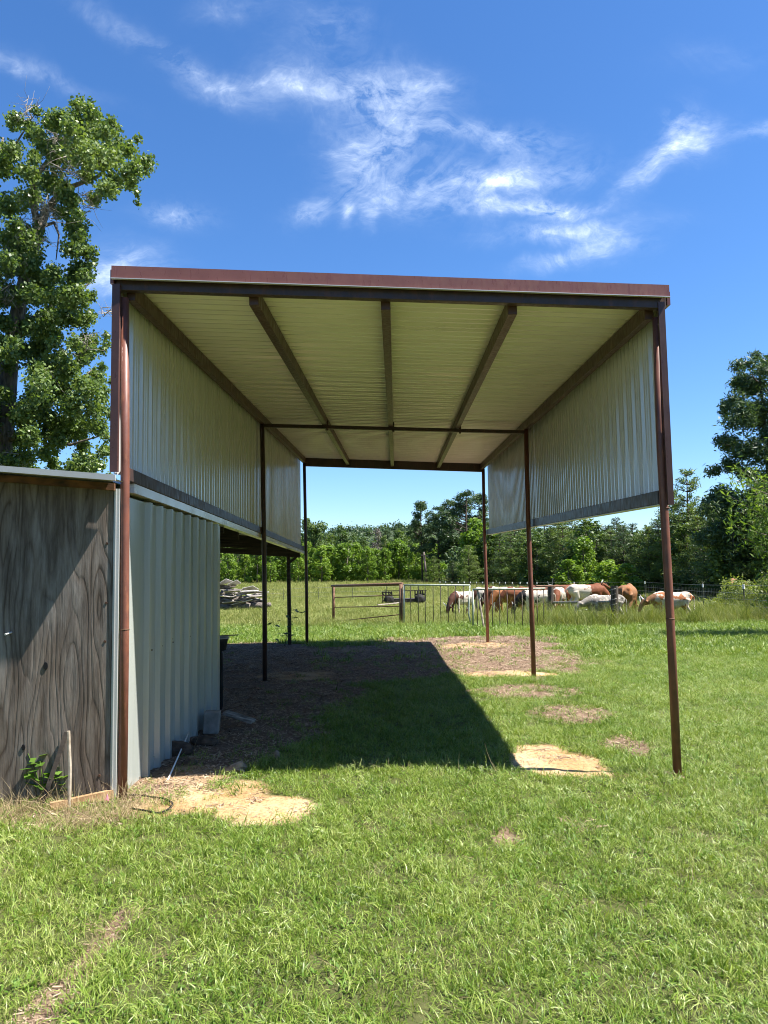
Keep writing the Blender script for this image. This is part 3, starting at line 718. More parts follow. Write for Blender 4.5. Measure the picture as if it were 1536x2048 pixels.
# ribbed side wall
SXW = -1.945
pr = [(WY+.012, 0), (5.74, 0)]+[(u, d) for u, d in rib_profile(5.75, 8.38, .285, .040, .0, 5.86, .085, .050)]+[(8.40, 0)]
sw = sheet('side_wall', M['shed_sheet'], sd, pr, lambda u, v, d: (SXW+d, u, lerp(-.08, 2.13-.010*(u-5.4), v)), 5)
mb = MB(); rr = random.Random(3)
for z in (2.05, 1.0, .98):
    for k in range(9):
        y = 5.98+.285*k+rr.uniform(-.05, .05); zz = z+rr.uniform(-.04, .04)-.01*k
        MB().tube([(SXW-.001, y, zz), (SXW+.006, y, zz)], .0075, 6).build('screw', M['screw'], sw)
# eave strip under the shelter rail
def es(y, k): return zl_bot(y)-.098-k
mb = MB(); mb.hexa([(-1.99, 5.46, es(5.46, .07)), (-1.905, 5.46, es(5.46, .07)), (-1.905, 16.3, es(16.3, .05)), (-1.99, 16.3, es(16.3, .05)), (-1.99, 5.46, es(5.46, 0)), (-1.905, 5.46, es(5.46, 0)), (-1.905, 16.3, es(16.3, 0)), (-1.99, 16.3, es(16.3, 0))])
mb.build('eave_strip', M['ivory_roof'], sd)
# rest of the shed body
MB().box(-4.88, -1.97, 8.385, 8.40, -.08, 2.08).build('back_wall', M['joist'], sd)
MB().box(-4.9, -4.88, 5.17, 8.38, -.08, 2.3).build('far_wall', M['joist'], sd)
# lean-to frame: joists across, posts, back header
for k, y in enumerate((8.9, 9.8, 10.9, 12.1, 13.3, 14.5, 15.6)):
    xr = (-2.02, -2.03, -2.25, -2.03, -2.3, -2.05, -2.02)[k]; dz = -.010*(y-5.4)
    MB().hexa([(-4.9, y, sroof(-4.9)+dz-.13), (xr, y, sroof(xr)+dz-.13), (xr, y+.045, sroof(xr)+dz-.13), (-4.9, y+.045, sroof(-4.9)+dz-.13), (-4.9, y, sroof(-4.9)+dz), (xr, y, sroof(xr)+dz), (xr, y+.045, sroof(xr)+dz), (-4.9, y+.045, sroof(-4.9)+dz)]).build('joist', M['joist'], sd)
MB().bar((-4.9, 16.15, 2.16), (-1.99, 16.15, 1.94), .05, .12).build('back_header', M['joist'], sd)
MB().tube([(-2.22, 16.12, -.1), (-2.24, 16.12, 1.93)], .042, 8).build('post', M['joist'], sd)
MB().tube([(-4.8, 16.12, -.1), (-4.8, 16.12, 2.1)], .042, 8).build('post', M['joist'], sd)
MB().bar((-2.25, 16.1, 1.75), (-2.02, 16.1, 1.93), .03, .05).build('brace', M['joist'], sd)
# ------------------------------------------------------------------ things by the shed
p = at(418, 1470)
mb = MB(); mb.box(p[0]-.075, p[0]+.075, p[1]+.0, p[1]+.19, 0, .205)
blk = mb.alone('concrete_block', M['concrete'], 'grey concrete block standing at the far foot of the white ribbed wall', 'block', bevel=.012); blk.rotation_euler = (0, R_(3), R_(8))
mb = MB(); mb.bar((-1.70, 7.58, .16), (-1.40, 7.50, .08), .11, .03); mb.alone('board', M['greyboard'], 'short pale board lying just behind the concrete block', 'board', bevel=.004)
a, b = at(335, 1563), on_y(377, 1466, 6.95)
MB().tube([(a[0], a[1], .005), (b[0], b[1], b[2])], .0065, 6).alone('white_stick', M['white'], 'thin white stick leaning from the sand toward the ribbed wall', 'stick', smooth=True)
for (px, py, rx, ry, rz, s) in ((365, 1510, .16, .10, .075, 1), (420, 1490, .14, .09, .05, 2), (395, 1530, .08, .06, .03, 3)):
    q = at(px, py)
    lab = ('large dark clod of broken dirt against the foot of the ribbed wall', 'low dark clod of dirt in front of the concrete block', 'small flat clod at the edge of the shaded dirt beside the white stick')[s-1]
    MB().rock((q[0]-.06, q[1], rz*.45), (rx, ry, rz), s, 14, 9, .6).alone('dirt_clod', M['soil'], lab, 'clod', 'clods of dirt by the wall')
q = at(470, 1550)
mb = MB(); mb.tube([(q[0]-.09, q[1]-.03, .012), (q[0]-.02, q[1], .035), (q[0]+.04, q[1]+.03, .05), (q[0]+.08, q[1]+.06, .03)], [.012, .032, .038, .012], 7)
mb.tube([(q[0], q[1], .035), (q[0]+.08, q[1]-.01, .015)], [.02, .006], 6)
mb.alone('driftwood_piece', M['driftwood'], 'small twisted piece of dead wood lying on the sandy soil', 'wood')
q = at(553, 1520); MB().rock((q[0], q[1], .03), (.025, .02, .05), 9).alone('stone', M['driftwood'], 'small upright brown stone at the edge of the shadow', 'stone')
# rain stake, slat, edge board, ribbon and hose at the plywood wall
a = at(138, 1616); tp = on_y(137, 1462, a[1])
MB().tube([(a[0], a[1], -.03), (a[0]+.002, a[1], .25), (tp[0], tp[1], tp[2])], [.0135, .0125, .0115], 7).alone('garden_stake', M['whitepaint'], 'upright pale wooden stake in front of the plywood wall', 'stake')
a = at(92, 1610); tp = on_y(134, 1464, 5.215)
MB().bar((a[0], a[1]-.07, .0), (tp[0], yw(tp[0])-.02, tp[2]), .028, .012, (0, 1, 0)).alone('dark_slat', M['joist'], 'dark narrow slat leaning diagonally on the plywood behind the pale stake', 'slat')
a, b = at(100, 1622), at(226, 1602)
MB().bar((a[0], a[1], .02), (b[0], b[1], .045), .035, .055).alone('edge_board', M['timber'], 'orange brown board lying in the weeds along the plywood foot', 'board')
q = at(214, 1612); mb = MB()
mb.add([(q[0]-.012, q[1], .0), (q[0]+.012, q[1], .0), (q[0]+.017, q[1]-.015, .03), (q[0]-.008, q[1]-.02, .035), (q[0]+.006, q[1]-.01, .075), (q[0]-.006, q[1], .06)], [(0, 1, 2, 3), (3, 2, 4, 5)])
rb = mb.alone('ribbon', M['pink'], 'scrap of pink ribbon on the ground at the plywood corner', 'ribbon')
sm = rb.modifiers.new('thick', 'SOLIDIFY'); sm.thickness = .003
pts = [at(*k) for k in ((206, 1604), (235, 1601), (268, 1598), (300, 1600), (328, 1606), (344, 1615), (340, 1626), (318, 1632), (290, 1631), (262, 1626))]
def smooth_path(P, n=6):
    P = [np.array(k) for k in P]; out = []
    for i in range(len(P)-1):
        a, b, c, d = P[max(i-1, 0)], P[i], P[i+1], P[min(i+2, len(P)-1)]
        for k in range(n):
            t_ = k/n; out.append(.5*((2*b)+(c-a)*t_+(2*a-5*b+4*c-d)*t_**2+(3*b-a-3*c+d)*t_**3))
    return out+[P[-1]]
MB().tube([(k[0], k[1], k[2]+.02) for k in smooth_path(pts)], .0065, 6).alone('hose', M['black'], 'loop of thin black hose lying on the sand at the left post foot', 'hose', smooth=True)
# barrel and bucket behind the shed end
bx, by = -2.075, 8.62
mb = MB(); mb.lathe((bx, by, -.02), [(.10, 0), (.115, .06), (.115, .26), (.121, .275), (.115, .29), (.115, .52), (.11, .66), (.10, .69)], 22)
mb.alone('barrel', M['black'], 'black plastic barrel in the dark behind the shed corner', 'barrel', smooth=True)
t = thing('bucket', (bx+.065, by, .67), 'dark grey bucket with flat lid standing on the black barrel', 'bucket')
MB().lathe((bx+.065, by, .672), [(.085, 0), (.105, .11), (.112, .12), (.112, .135)], 20).build('pail', M['bucket'], t, True)
MB().lathe((bx+.065, by, .808), [(.125, 0), (.125, .015), (.10, .025)], 20).build('lid', M['lid'], t)
MB().tube([(bx+.02, by-.05, .84), (bx+.30, by-.05, .85)], .007, 6).alone('short_stick', M['rail'], 'short thin stick lying across the bucket lid', 'stick')

def leaf_plant(name, base, h, nleaf, size, label, mat, seed):
    rr = np.random.default_rng(seed); t = thing(name, base, label, 'weed')
    mb = MB(); V = []; q = []
    for s_ in range(4):
        a = rr.uniform(0, 6.28); e = np.array([math.cos(a)*h*.35, math.sin(a)*h*.18, h*rr.uniform(.6, 1)])
        mb.tube([base, np.array(base)+e*.5+np.array([0, 0, h*.1]), np.array(base)+e], [.004, .003, .002], 5)
        for k in range(nleaf//4):
            u = rr.uniform(.2, 1); c = e*u+rr.normal(0, h*.08, 3); c[2] = max(c[2], .03); a = rr.uniform(0, 6.28); S = size*rr.uniform(.6, 1.2)
            d = np.array([math.cos(a), math.sin(a), rr.uniform(-.4, .3)])*S; sd_ = np.array([-math.sin(a), math.cos(a), rr.uniform(-.5, .5)])*S*.45
            b = len(V); V += [c, c+d*.5+sd_, c+d, c+d*.5-sd_]; q.append((b, b+1, b+2, b+3))
    mb.build('stem', mat, t, True); mobj('foliage', qmesh('foliage', np.array(V), np.array(q), mat), t); return t
q = at(112, 1590); leaf_plant('weed_plant', (q[0], q[1]-.18, 0), .34, 40, .085, 'broad leaved green weed growing against the plywood left of the pale stake', M['weedleaf'], 1)
q = at(152, 1588); leaf_plant('weed_plant', (q[0], q[1]-.17, 0), .26, 24, .075, 'broad leaved green weed growing against the plywood right of the pale stake', M['weedleaf'], 2)
q = at(300, 1538); leaf_plant('weed_plant', (q[0], q[1], 0), .13, 20, .035, 'tiny green weed at the sunlit foot of the ribbed wall', M['weedleaf'], 3)
q = at(565, 1295); leaf_plant('weed_plant', (q[0], q[1]+.3, 0), .9, 44, .10, 'tall thin weed growing between the middle and back left posts', M['leaf_mid'], 4)

# ------------------------------------------------------------------ gates and fences
def vpost(mb, px, pyb, pyt, r, n=8, pxt=None, Y=None):
    a = at(px, pyb) if Y is None else on_y(px, pyb, Y); tp = on_y(px if pxt is None else pxt, pyt, a[1])
    mb.tube([(a[0], a[1], a[2]-.08), (tp[0], a[1], tp[2])], r, n); return a, tp
fa_, fb_ = at(667, 1243), at(802, 1251)
t = thing('pipe_gate_frame', fa_, 'rusty pipe frame of two posts and a top rail left of the barred gates', 'gate frame')
mb = MB(); A0, A1 = vpost(mb, 667, 1243, 1172, .052); mb.build('post', M['rusty'], t, True)
mb = MB(); B0, B1 = vpost(mb, 802, 1251, 1168, .056); mb.build('post', M['rusty'], t, True)
MB().tube([(A0[0]-.05, A0[1], A1[2]), (B0[0]+.06, B0[1], B1[2])], .05, 8).build('top_rail', M['rusty'], t, True)
for (ya, yb) in ((1195, 1190), (1214.5, 1212.5), (1243, 1229)):
    a, b = on_y(669, ya, A0[1]), on_y(800, yb, B0[1]); MB().tube([a, b], .019, 6).build('cross_rail', M['rusty'], t, True)
def barred_gate(x0, x1, yt0, yt1, yb, bars, label, foot, fr):
    a, b = at(*foot[0]), at(*foot[1]); t = thing('barred_gate', a, label, 'gate', 'barred gates'); 
    def P(px, py):
        u = (px-foot[0][0])/(foot[1][0]-foot[0][0]); return on_y(px, py, lerp(a[1], b[1], u))
    mb = MB(); mb.tube([P(x0, yb), P(x0, yt0)], .024, 8); mb.tube([P(x0-.5, yt0), P(x1+.5, yt1)], .026, 8)
    for pr_ in fr: mb.tube([P(*k) for k in pr_], .022, 8)
    mb.build('frame', M['galv'], t, True)
    for bx_ in bars:
        u = (bx_-x0)/(x1-x0); MB().tube([P(bx_, lerp(yt0, yt1, u)+1), P(bx_+1.0, yb+(.4 if u > .2 else -1))], .0125, 6).build('bar', M['gatebar'], t, True)
    return t
barred_gate(808, 939.5, 1170, 1170.5, 1250, (821, 836, 850, 866, 881, 896, 911, 927), 'pale green barred gate with bent corner beside the rusty pipe frame', ((808, 1251), (942, 1250)), [[(808, 1250.5), (941, 1249)], [(939.5, 1170), (937, 1226), (942, 1249)]])
barred_gate(946, 1090, 1179, 1177, 1257, (954, 969, 984.5, 999, 1014, 1029, 1044, 1059, 1074, 1087), 'pale barred gate in front of the cattle with its end at a wood post', ((946, 1257), (1090, 1255)), [[(946, 1257), (1046, 1257)]])
mb = MB(); a = at(968, 1257); b = on_y(955, 1178, a[1]+.1); mb.tube([(a[0], a[1], a[2]), tuple(b)], .026, 6)
mb.alone('brace_pole', M['whitepaint'], 'white pole leaning against the second barred gate', 'pole')
mb = MB(); a, tp = vpost(mb, 1101, 1240, 1170, .105, 12)
t1 = thing('wood_post', a, 'thick grey wood post at the end of the barred gate with wire wound on top', 'post', 'wood fence posts')
mb.build('shaft', M['oldpost'], t1)
mb = MB(); mb.tube([(tp[0]-.10, a[1], tp[2]+.13), (tp[0]-.07, a[1], tp[2]+.01), (tp[0]+.06, a[1], tp[2]+.01), (tp[0]+.09, a[1], tp[2]+.24)], .014, 5); mb.build('wire_end', M['wire'], t1)
mb = MB(); c, tp2 = vpost(mb, 1229, 1250, 1172, .105, 12)
t2 = thing('wood_post', c, 'thick dark wood post standing in the weeds among the cattle', 'post', 'wood fence posts'); mb.build('shaft', M['oldpost'], t2)
mb = MB()
mb.tube([(c[0]+.112*math.cos(k*.5), c[1]+.112*math.sin(k*.5), lerp(c[2]+.2, tp2[2]-.05, k/75)) for k in range(76)], .006, 4)
mb.build('wire_wrap', M['wire'], t2)
a = on_y(1106, 1205, a[1]); b = on_y(1222, 1204, c[1]); MB().tube([a, b], .045, 7).alone('fence_rail', M['rail'], 'weathered grey pole rail running between the two thick wood posts', 'rail')
a = on_y(1072, 1172, 24.5); b = on_y(1130, 1173, 25); MB().tube([a, b], .035, 6).alone('pipe_rail', M['rusty'], 'dark rusty pipe rail behind the gate post above the cattle', 'rail')
def tfence(name, pts, label, hgt, cap, wires, r=.022, mesh=False, sag=.0):
    P = [at(*k[:2]) for k in pts]; t = thing(name, P[0], label, 'fence')
    tops = []
    for k, p in zip(pts, P):
        h = hgt if len(k) < 3 else on_y(k[0], k[2], p[1])[2]-p[2]
        lean = random.uniform(-.03, .03)
        po = MB().tube([(p[0], p[1], p[2]-.1), (p[0]+lean, p[1], p[2]+h)], r, 6).build('post', M['tpost'], t)
        if cap: MB().tube([(p[0]+lean*.9, p[1], p[2]+h-.14), (p[0]+lean, p[1], p[2]+h+.01)], r*1.35, 6).build('cap', M['white'], po)
        tops.append((p, h))
    mb = MB()
    for f in wires:
        mb.tube([(p[0], p[1], p[2]+h*f) for p, h in tops], .0055 if not mesh else .004, 4)
    if mesh:
        for (p, h), (p2, h2) in zip(tops, tops[1:]):
            n = max(2, int(np.hypot(*(p2-p)[:2])/.35))
            for k in range(1, n):
                c_ = lerp(p, p2, k/n); mb.tube([(c_[0], c_[1], c_[2]), (c_[0], c_[1], c_[2]+lerp(h, h2, k/n)*.86)], .003, 3)
    mb.build('wire', M['wire'], t); return t
tfence('wire_fence', [(1075, 1198, 1164), (1150, 1200, 1164), (1291, 1205, 1163), (1344, 1213, 1166), (1408, 1226, 1168), (1491, 1237, 1169), (1580, 1250, 1168)], 'wire fence on white tipped steel posts running right from the cattle through the brush', 1.4, True, (.2, .38, .56, .74, .97), .024, True)
tfence('wire_fence', [(x_, 1174+i*.5, 1163+i*.1) for i, x_ in enumerate((880, 892, 904, 917, 929, 941, 953, 966, 975, 986, 999, 1011, 1025, 1040, 1055))], 'far wire fence of close white tipped posts along the wood edge behind the cattle', 1.3, True, (.3, .6, .9), .035)
tfence('wire_fence', [(430, 1203, 1178), (500, 1202, 1177), (567, 1201, 1177), (637, 1200.5, 1174), (705, 1199.5, 1173), (773, 1198.5, 1172), (838, 1198, 1172)], 'thin wire fence on slender steel posts across the far pasture', 1.3, False, (.3, .6, .95), .022)

# ------------------------------------------------------------------ trailer
Y = at(807, 1209)[1]+.6
def oy(px, py, dy=0):
    v = on_y(px, py, Y+dy); return v
base = at(807, 1211); t = thing('flat_trailer', (base[0], Y, float(terrain(base[0], Y))), 'low dark farm trailer with upright racks at both ends standing in the pasture', 'trailer')
gz = float(terrain(base[0], Y)); S = Y/F
xl, xr = oy(764, 1200)[0], oy(851, 1200)[0]
def zz(py): return on_y(807, py, Y)[2]
MB().box(xl+.3, xr-.15, Y-.6, Y+.6, zz(1204), zz(1197)).build('deck', M['darkwood'], t)
for xa in (xl+.45,): 
    wh = MB().tube([(xa, Y-.78, gz+.32), (xa, Y-.58, gz+.32)], .32, 20).build('wheel', M['rubber'], t, True)
    MB().tube([(xa, Y-.80, gz+.32), (xa, Y-.775, gz+.32)], .15, 14).build('rim', M['darkwood'], wh)
wh = MB().tube([(xr-.38, Y-.80, gz+.32), (xr-.38, Y-.58, gz+.32)], .32, 20).build('wheel', M['rubber'], t, True)
MB().tube([(xr-.38, Y-.82, gz+.32), (xr-.38, Y-.795, gz+.32)], .15, 14).build('rim', M['darkwood'], wh)
mb = MB()
for k in range(4): mb.box(xl+.02+.19*k, xl+.10+.19*k, Y-.63, Y-.57, zz(1205), zz(1182))
mb.bar((xl, Y-.6, zz(1204)), (xl+.62, Y-.6, zz(1184)), .05, .06); mb.bar((xl+.62, Y-.59, zz(1204)), (xl, Y-.59, zz(1184)), .05, .06)
mb.box(xl, xl+.66, Y-.56, Y-.52, zz(1185), zz(1183)); mb.build('end_rack', M['darkwood'], t)
mb = MB()
for k in range(5): mb.box(xr-.72+.16*k, xr-.64+.16*k, Y-.63, Y-.59, zz(1201), zz(1181))
mb.box(xr-.72, xr, Y-.585, Y-.55, zz(1190), zz(1187)); mb.build('end_rack', M['darkwood'], t)
MB().box(xl+.1, xr+.08, Y-.66, Y-.632, zz(1181.3), zz(1180)).build('top_rail', M['darkwood'], t)
mb = MB()
for px in (798, 818): mb.box(oy(px, 0)[0]-.03, oy(px, 0)[0]+.03, Y-.63, Y-.59, zz(1204), zz(1181))
mb.build('stake', M['darkwood'], t)
a = at(755, 1214); b = at(800, 1210.5); MB().tube([(a[0], a[1], a[2]+.10), (b[0], b[1], b[2]+.14)], .06, 6).alone('pipe', M['rail'], 'grey pole lying in the grass in front of the trailer', 'pipe')

# ------------------------------------------------------------------ log and board pile by the far field
q0 = at(490, 1219); YP = q0[1]; rr = random.Random(5)
gzp = float(terrain(q0[0], YP))
def plank(px0, py0, px1, py1, rad, kind, k):
    dy = rr.uniform(-.9, .5) if kind != 'log' else rr.uniform(-.15, .15)
    a, b = on_y(px0, py0, YP+dy+.2), on_y(px1, py1, YP+dy+rr.uniform(-.4, .4))
    if kind == 'log':
        m_ = (a+b)/2; pts_ = [a, a*.6+b*.4+np.array([0, .05, rr.uniform(-.05, .05)]), b]; mb = MB().tube(pts_, [rad*rr.uniform(.8, 1.1) for _ in pts_], 10)
        return mb.alone('log', M['log'], 'weathered grey log stacked in the debris pile in the pasture', 'log', 'logs in the debris pile', True)
    if kind == 'board':
        mb = MB().bar(a, b, rad*2.6, rad*.7, (rr.uniform(-.5, .5), rr.uniform(-1, 1), 1))
        return mb.alone('board', M['greyboard'] if k % 6 else M['tin'], 'loose %s board jammed into the middle of the debris pile' % ('grey' if k % 6 else 'pale'), 'board', '%s boards in the debris pile' % ('grey' if k % 6 else 'pale'))
for k, (x0, y0, x1, y1, rad) in enumerate([(425, 1213, 470, 1214, .22), (468, 1212, 500, 1213, .24), (495, 1211, 533, 1212, .25), (425, 1203, 463, 1204, .19), (460, 1204, 490, 1202, .17), (430, 1196, 466, 1198, .13), (488, 1203, 528, 1204, .15), (508, 1212, 540, 1209, .14), (420, 1186, 462, 1188, .12)]): plank(x0, y0, x1, y1, rad, 'log', k)
for k in range(16):
    cx = rr.uniform(436, 512); top = 1172+max(0, cx-440)*.2; cy = rr.uniform(top, 1203); L_ = rr.uniform(10, 22); an = rr.gauss(0, .15)
    plank(cx-L_, cy-L_*math.sin(an), cx+L_, cy+L_*math.sin(an), rr.uniform(.07, .13), 'log', k)
for k in range(30):
    cx = rr.uniform(432, 520); top = 1168+max(0, cx-440)*.16; cy = rr.uniform(top, 1206); L_ = rr.uniform(9, 24); an = rr.gauss(0, .28)
    plank(cx-L_, cy-L_*math.sin(an)*.6, cx+L_, cy+L_*math.sin(an)*.6, rr.uniform(.022, .06), 'board', k)
def tin_sheet(px, label, off):
    P = [on_y(x_, y_, YP+d_) for x_, y_, d_ in px]; V = [tuple(p) for p in P]+[tuple(p-np.array([0, .0, .03])) for p in P]
    n = len(P); mb = MB(); mb.add(V, [tuple(range(n)), tuple(reversed(range(n, 2*n)))]+[(i, i+n, (i+1) % n+n, (i+1) % n) for i in range(n)]); return mb.alone('tin_sheet', M['tin'], label, 'sheet')
tin_sheet([(428, 1172, -.7), (452, 1157, -.5), (466, 1162, .2), (440, 1171, .3)], 'large pale tin sheet tilted on the very top of the debris pile', 0)
tin_sheet([(455, 1168, -.8), (474, 1159, -.6), (482, 1166, .1), (460, 1172, 0)], 'smaller pale tin sheet on top of the debris pile, right of the larger one', 0)
tin_sheet([(484, 1176, -.7), (506, 1171, -.4), (518, 1178, .2), (490, 1183, 0)], 'flat pinkish tin sheet on the right shoulder of the debris pile', 0)

# scrap between the cattle
def scrap(px, py, dx, dy, rad, mat, label, cat_, nm, hz=.1):
    a = at(px, py); b = a+np.array([dx, dy, 0]); b[2] = float(terrain(b[0], b[1])); MB().bar((a[0], a[1], a[2]+hz), (b[0], b[1], b[2]+hz+.05), rad*2, rad, (0, .2, 1)).alone(nm, M[mat], label, cat_)
scrap(1152, 1228, .55, .3, .05, 'white', 'short white board on the scrap heap under the white and red cow', 'board', 'board', .12)
scrap(1168, 1229, .5, .1, .04, 'pink', 'faded pink board on the scrap heap under the white and red cow', 'board', 'board', .05)
scrap(1178, 1226, .6, .4, .05, 'tin', 'pale tin strip on the scrap heap beside the thick dark post', 'strip', 'tin_strip', .16)
scrap(1185, 1231, -.6, .3, .04, 'darkwood', 'dark plank on the scrap heap beside the thick dark post', 'board', 'board', .2)
scrap(1268, 1229, .72, .5, .03, 'rusty', 'reddish pipe on the low scrap stack left of the spotted calf', 'pipe', 'pipe', .30)
scrap(1266, 1231, .85, .1, .025, 'white', 'white pipe on the low scrap stack left of the spotted calf', 'pipe', 'pipe', .18)
scrap(1274, 1233, .8, .0, .06, 'darkwood', 'dark beam at the bottom of the low scrap stack left of the spotted calf', 'beam', 'beam', .06)
scrap(1345, 1226, .9, .3, .035, 'rusty', 'bent rusty pipe standing low behind the spotted calf', 'pipe', 'pipe', .30)
a = at(1415, 1229); MB().rock((a[0], a[1], a[2]+.05), (.22, .09, .08), 4).alone('white_stone', M['white'], 'long white stone in the grass at the foot of the right fence post', 'stone')
a = at(1281, 1207); b = on_y(1280, 1193, a[1]); MB().tube([(a[0], a[1], a[2]-.02), (b[0]-.04, b[1], b[2])], .035, 6).alone('short_stake', M['white'], 'short white stake in the grass left of the spotted calf', 'stake')

# ------------------------------------------------------------------ cattle
def cow_mesh(pose, seed):
    mb = MB(); rr = random.Random(seed); B = mb.ball
    mb.tube([(-.92, 0, 1.12), (-.80, 0, 1.10), (-.45, 0, 1.05), (0, 0, 1.0), (.40, 0, 1.03), (.66, 0, 1.06), (.80, 0, 1.02)], [.10, .235, .30, .345, .325, .26, .14], 16)
    B((-.62, 0, 1.20), (.30, .24, .17)); B((.48, 0, 1.24), (.24, .15, .17)); B((.05, 0, .84), (.56, .32, .29)); B((-.74, .17, 1.20), (.12, .08, .10)); B((-.74, -.17, 1.20), (.12, .08, .10)); B((.70, 0, .82), (.18, .10, .22))
    if pose == 'graze': nk = [(.62, 0, 1.10), (.88, 0, .88), (1.06, 0, .58), (1.13, 0, .44)]; hd = [(1.10, 0, .50), (1.16, 0, .34), (1.24, 0, .10)]; po = Vector((1.10, 0, .50)); fw = Vector((.25, 0, -.9))
    elif pose == 'low': nk = [(.62, 0, 1.12), (.92, 0, 1.02), (1.16, 0, .92), (1.26, 0, .90)]; hd = [(1.24, 0, .95), (1.36, 0, .80), (1.48, 0, .55)]; po = Vector((1.24, 0, .97)); fw = Vector((.5, 0, -.8))
    else: nk = [(.62, 0, 1.14), (.85, 0, 1.28), (1.02, 0, 1.42), (1.08, 0, 1.46)]; hd = [(1.06, 0, 1.47), (1.22, 0, 1.40), (1.48, 0, 1.24)]; po = Vector((1.06, 0, 1.50)); fw = Vector((.85, 0, -.4))
    mb.tube(nk, [.26, .20, .15, .12], 12); mb.tube(hd, [.125, .115, .075], 10); B(hd[2], .082); B(hd[0], .125)
    for s in (-1, 1):
        st = rr.uniform(-.12, .12)
        mb.tube([(.50, .15*s, .95), (.50+st*.4, .17*s, .62), (.52+st*.6, .165*s, .40), (.50+st, .165*s, .06), (.53+st, .165*s, 0)], [.15, .085, .062, .046, .062], 9)
        st = rr.uniform(-.14, .14)
        mb.tube([(-.62, .15*s, 1.02), (-.56+st*.3, .18*s, .72), (-.78+st*.6, .175*s, .46), (-.70+st, .17*s, .08), (-.67+st, .17*s, 0)], [.20, .13, .062, .048, .064], 9)
        mb.tube([po+Vector((-.02, .08*s, 0)), po+Vector((-.05, .20*s, -.02)), po+Vector((-.04, .27*s, -.06))], [.035, .055, .012], 6)
    mb.tube([(-.90, 0, 1.22), (-1.02, 0, 1.10), (-1.02, .02, .80), (-1.0, .03, .50)], [.045, .036, .026, .045], 7)
    return mb, po
def finish_cow(pose, seed):
    mb, po = cow_mesh(pose, seed); o = mb.build('body', M['white'])
    rm = o.modifiers.new('r', 'REMESH'); rm.mode = 'VOXEL'; rm.voxel_size = .030
    sm = o.modifiers.new('s', 'SMOOTH'); sm.factor = .5; sm.iterations = 4
    me = bpy.data.meshes.new_from_object(o.evaluated_get(bpy.context.evaluated_depsgraph_get())); me.name = 'body'
    bpy.data.objects.remove(o); me.polygons.foreach_set('use_smooth', [True]*len(me.polygons))
    hb = []
    for s in (-1, 1):
        h = MB().tube([po+Vector((0, .07*s, .04)), po+Vector((.0, .22*s, .10)), po+Vector((.05, .33*s, .20)), po+Vector((.07, .35*s, .30))], [.045, .036, .024, .006], 7)
        m_ = bpy.data.meshes.new('horn'); m_.from_pydata(h.v, [], h.f); m_.materials.append(M['tin']); hb.append(m_)
    return me, hb
def hide(name, a, b, head, seed, thr, scale=2.2, hx=.72, mode='patch', belly=None):
    t = newmat(name); tc = t.n('ShaderNodeTexCoord').outputs['Object']; sep = t.n('ShaderNodeSeparateXYZ'); t.l(tc, sep.inputs[0])
    n = t.noise(t.mapping(tc, loc=(seed*3.7, seed*1.3, seed*2.1)), scale, 4, .6)
    if mode == 'half': n = t.math('ADD', t.math('MULTIPLY', t.math('ADD', sep.outputs[0], .0), .45), n)
    f = t.ramp(n, [(max(thr-.02, 0), (0, 0, 0)), (thr+.02, (1, 1, 1))])
    c = t.mix(f, a, b)
    hm = t.math('ADD', sep.outputs[0], t.math('MULTIPLY', t.math('SUBTRACT', n, .5), .5))
    c = t.mix(t.ramp(hm, [(hx-.02 if hx < 1 else .98, (0, 0, 0)), (min(hx+.02, 1.0), (1, 1, 1))]), c, head)
    c = t.mix(t.ramp(t.noise(tc, 9, 4), [(.35, (.6,)*3), (.65, (0, 0, 0))]), c, t.mix(1.0, c, (.66, .58, .46), 'MULTIPLY'))
    return t.out(t.bsdf(c, .75, 0, .25).outputs[0])
W_ = (.50, .455, .39); RED = (.17, .056, .024); ORG_ = (.25, .098, .034); DKB = (.085, .035, .022); BLK = (.014, .012, .012); TAN = (.25, .125, .06); GRY = (.38, .36, .34)
H_ = {
 'A': hide('hide', W_, DKB, DKB, 1, .60, 1.8, .55), 'B': hide('hide', W_, GRY, DKB, 2, .55), 'C': hide('hide', W_, DKB, DKB, 3, .56, 1.7, .55),
 'D': hide('hide', ORG_, W_, ORG_, 4, .72), 'E': hide('hide', RED, ORG_, RED, 5, .55), 'F': hide('hide', RED, DKB, RED, 6, .55),
 'G': hide('hide', W_, BLK, BLK, 7, .60, 2.8, .55), 'H': hide('hide', W_, RED, RED, 8, .56, 2.4, .7), 'I': hide('hide', RED, W_, RED, 9, .70),
 'J': hide('hide', W_, RED, RED, 10, .48, 1.2, .95, 'half'), 'N': hide('hide', TAN, ORG_, TAN, 11, .6), 'K': hide('hide', (.44, .41, .37), (.20, .185, .17), (.30, .27, .24), 12, .50, 4.5), 'L': hide('hide', TAN, ORG_, TAN, 13, .55),
 'M': hide('hide', W_, (.33, .12, .045), (.24, .12, .06), 14, .535, 2.6, .80)}
poses = {k: finish_cow(k, i+2) for i, k in enumerate(('graze', 'low', 'up'))}
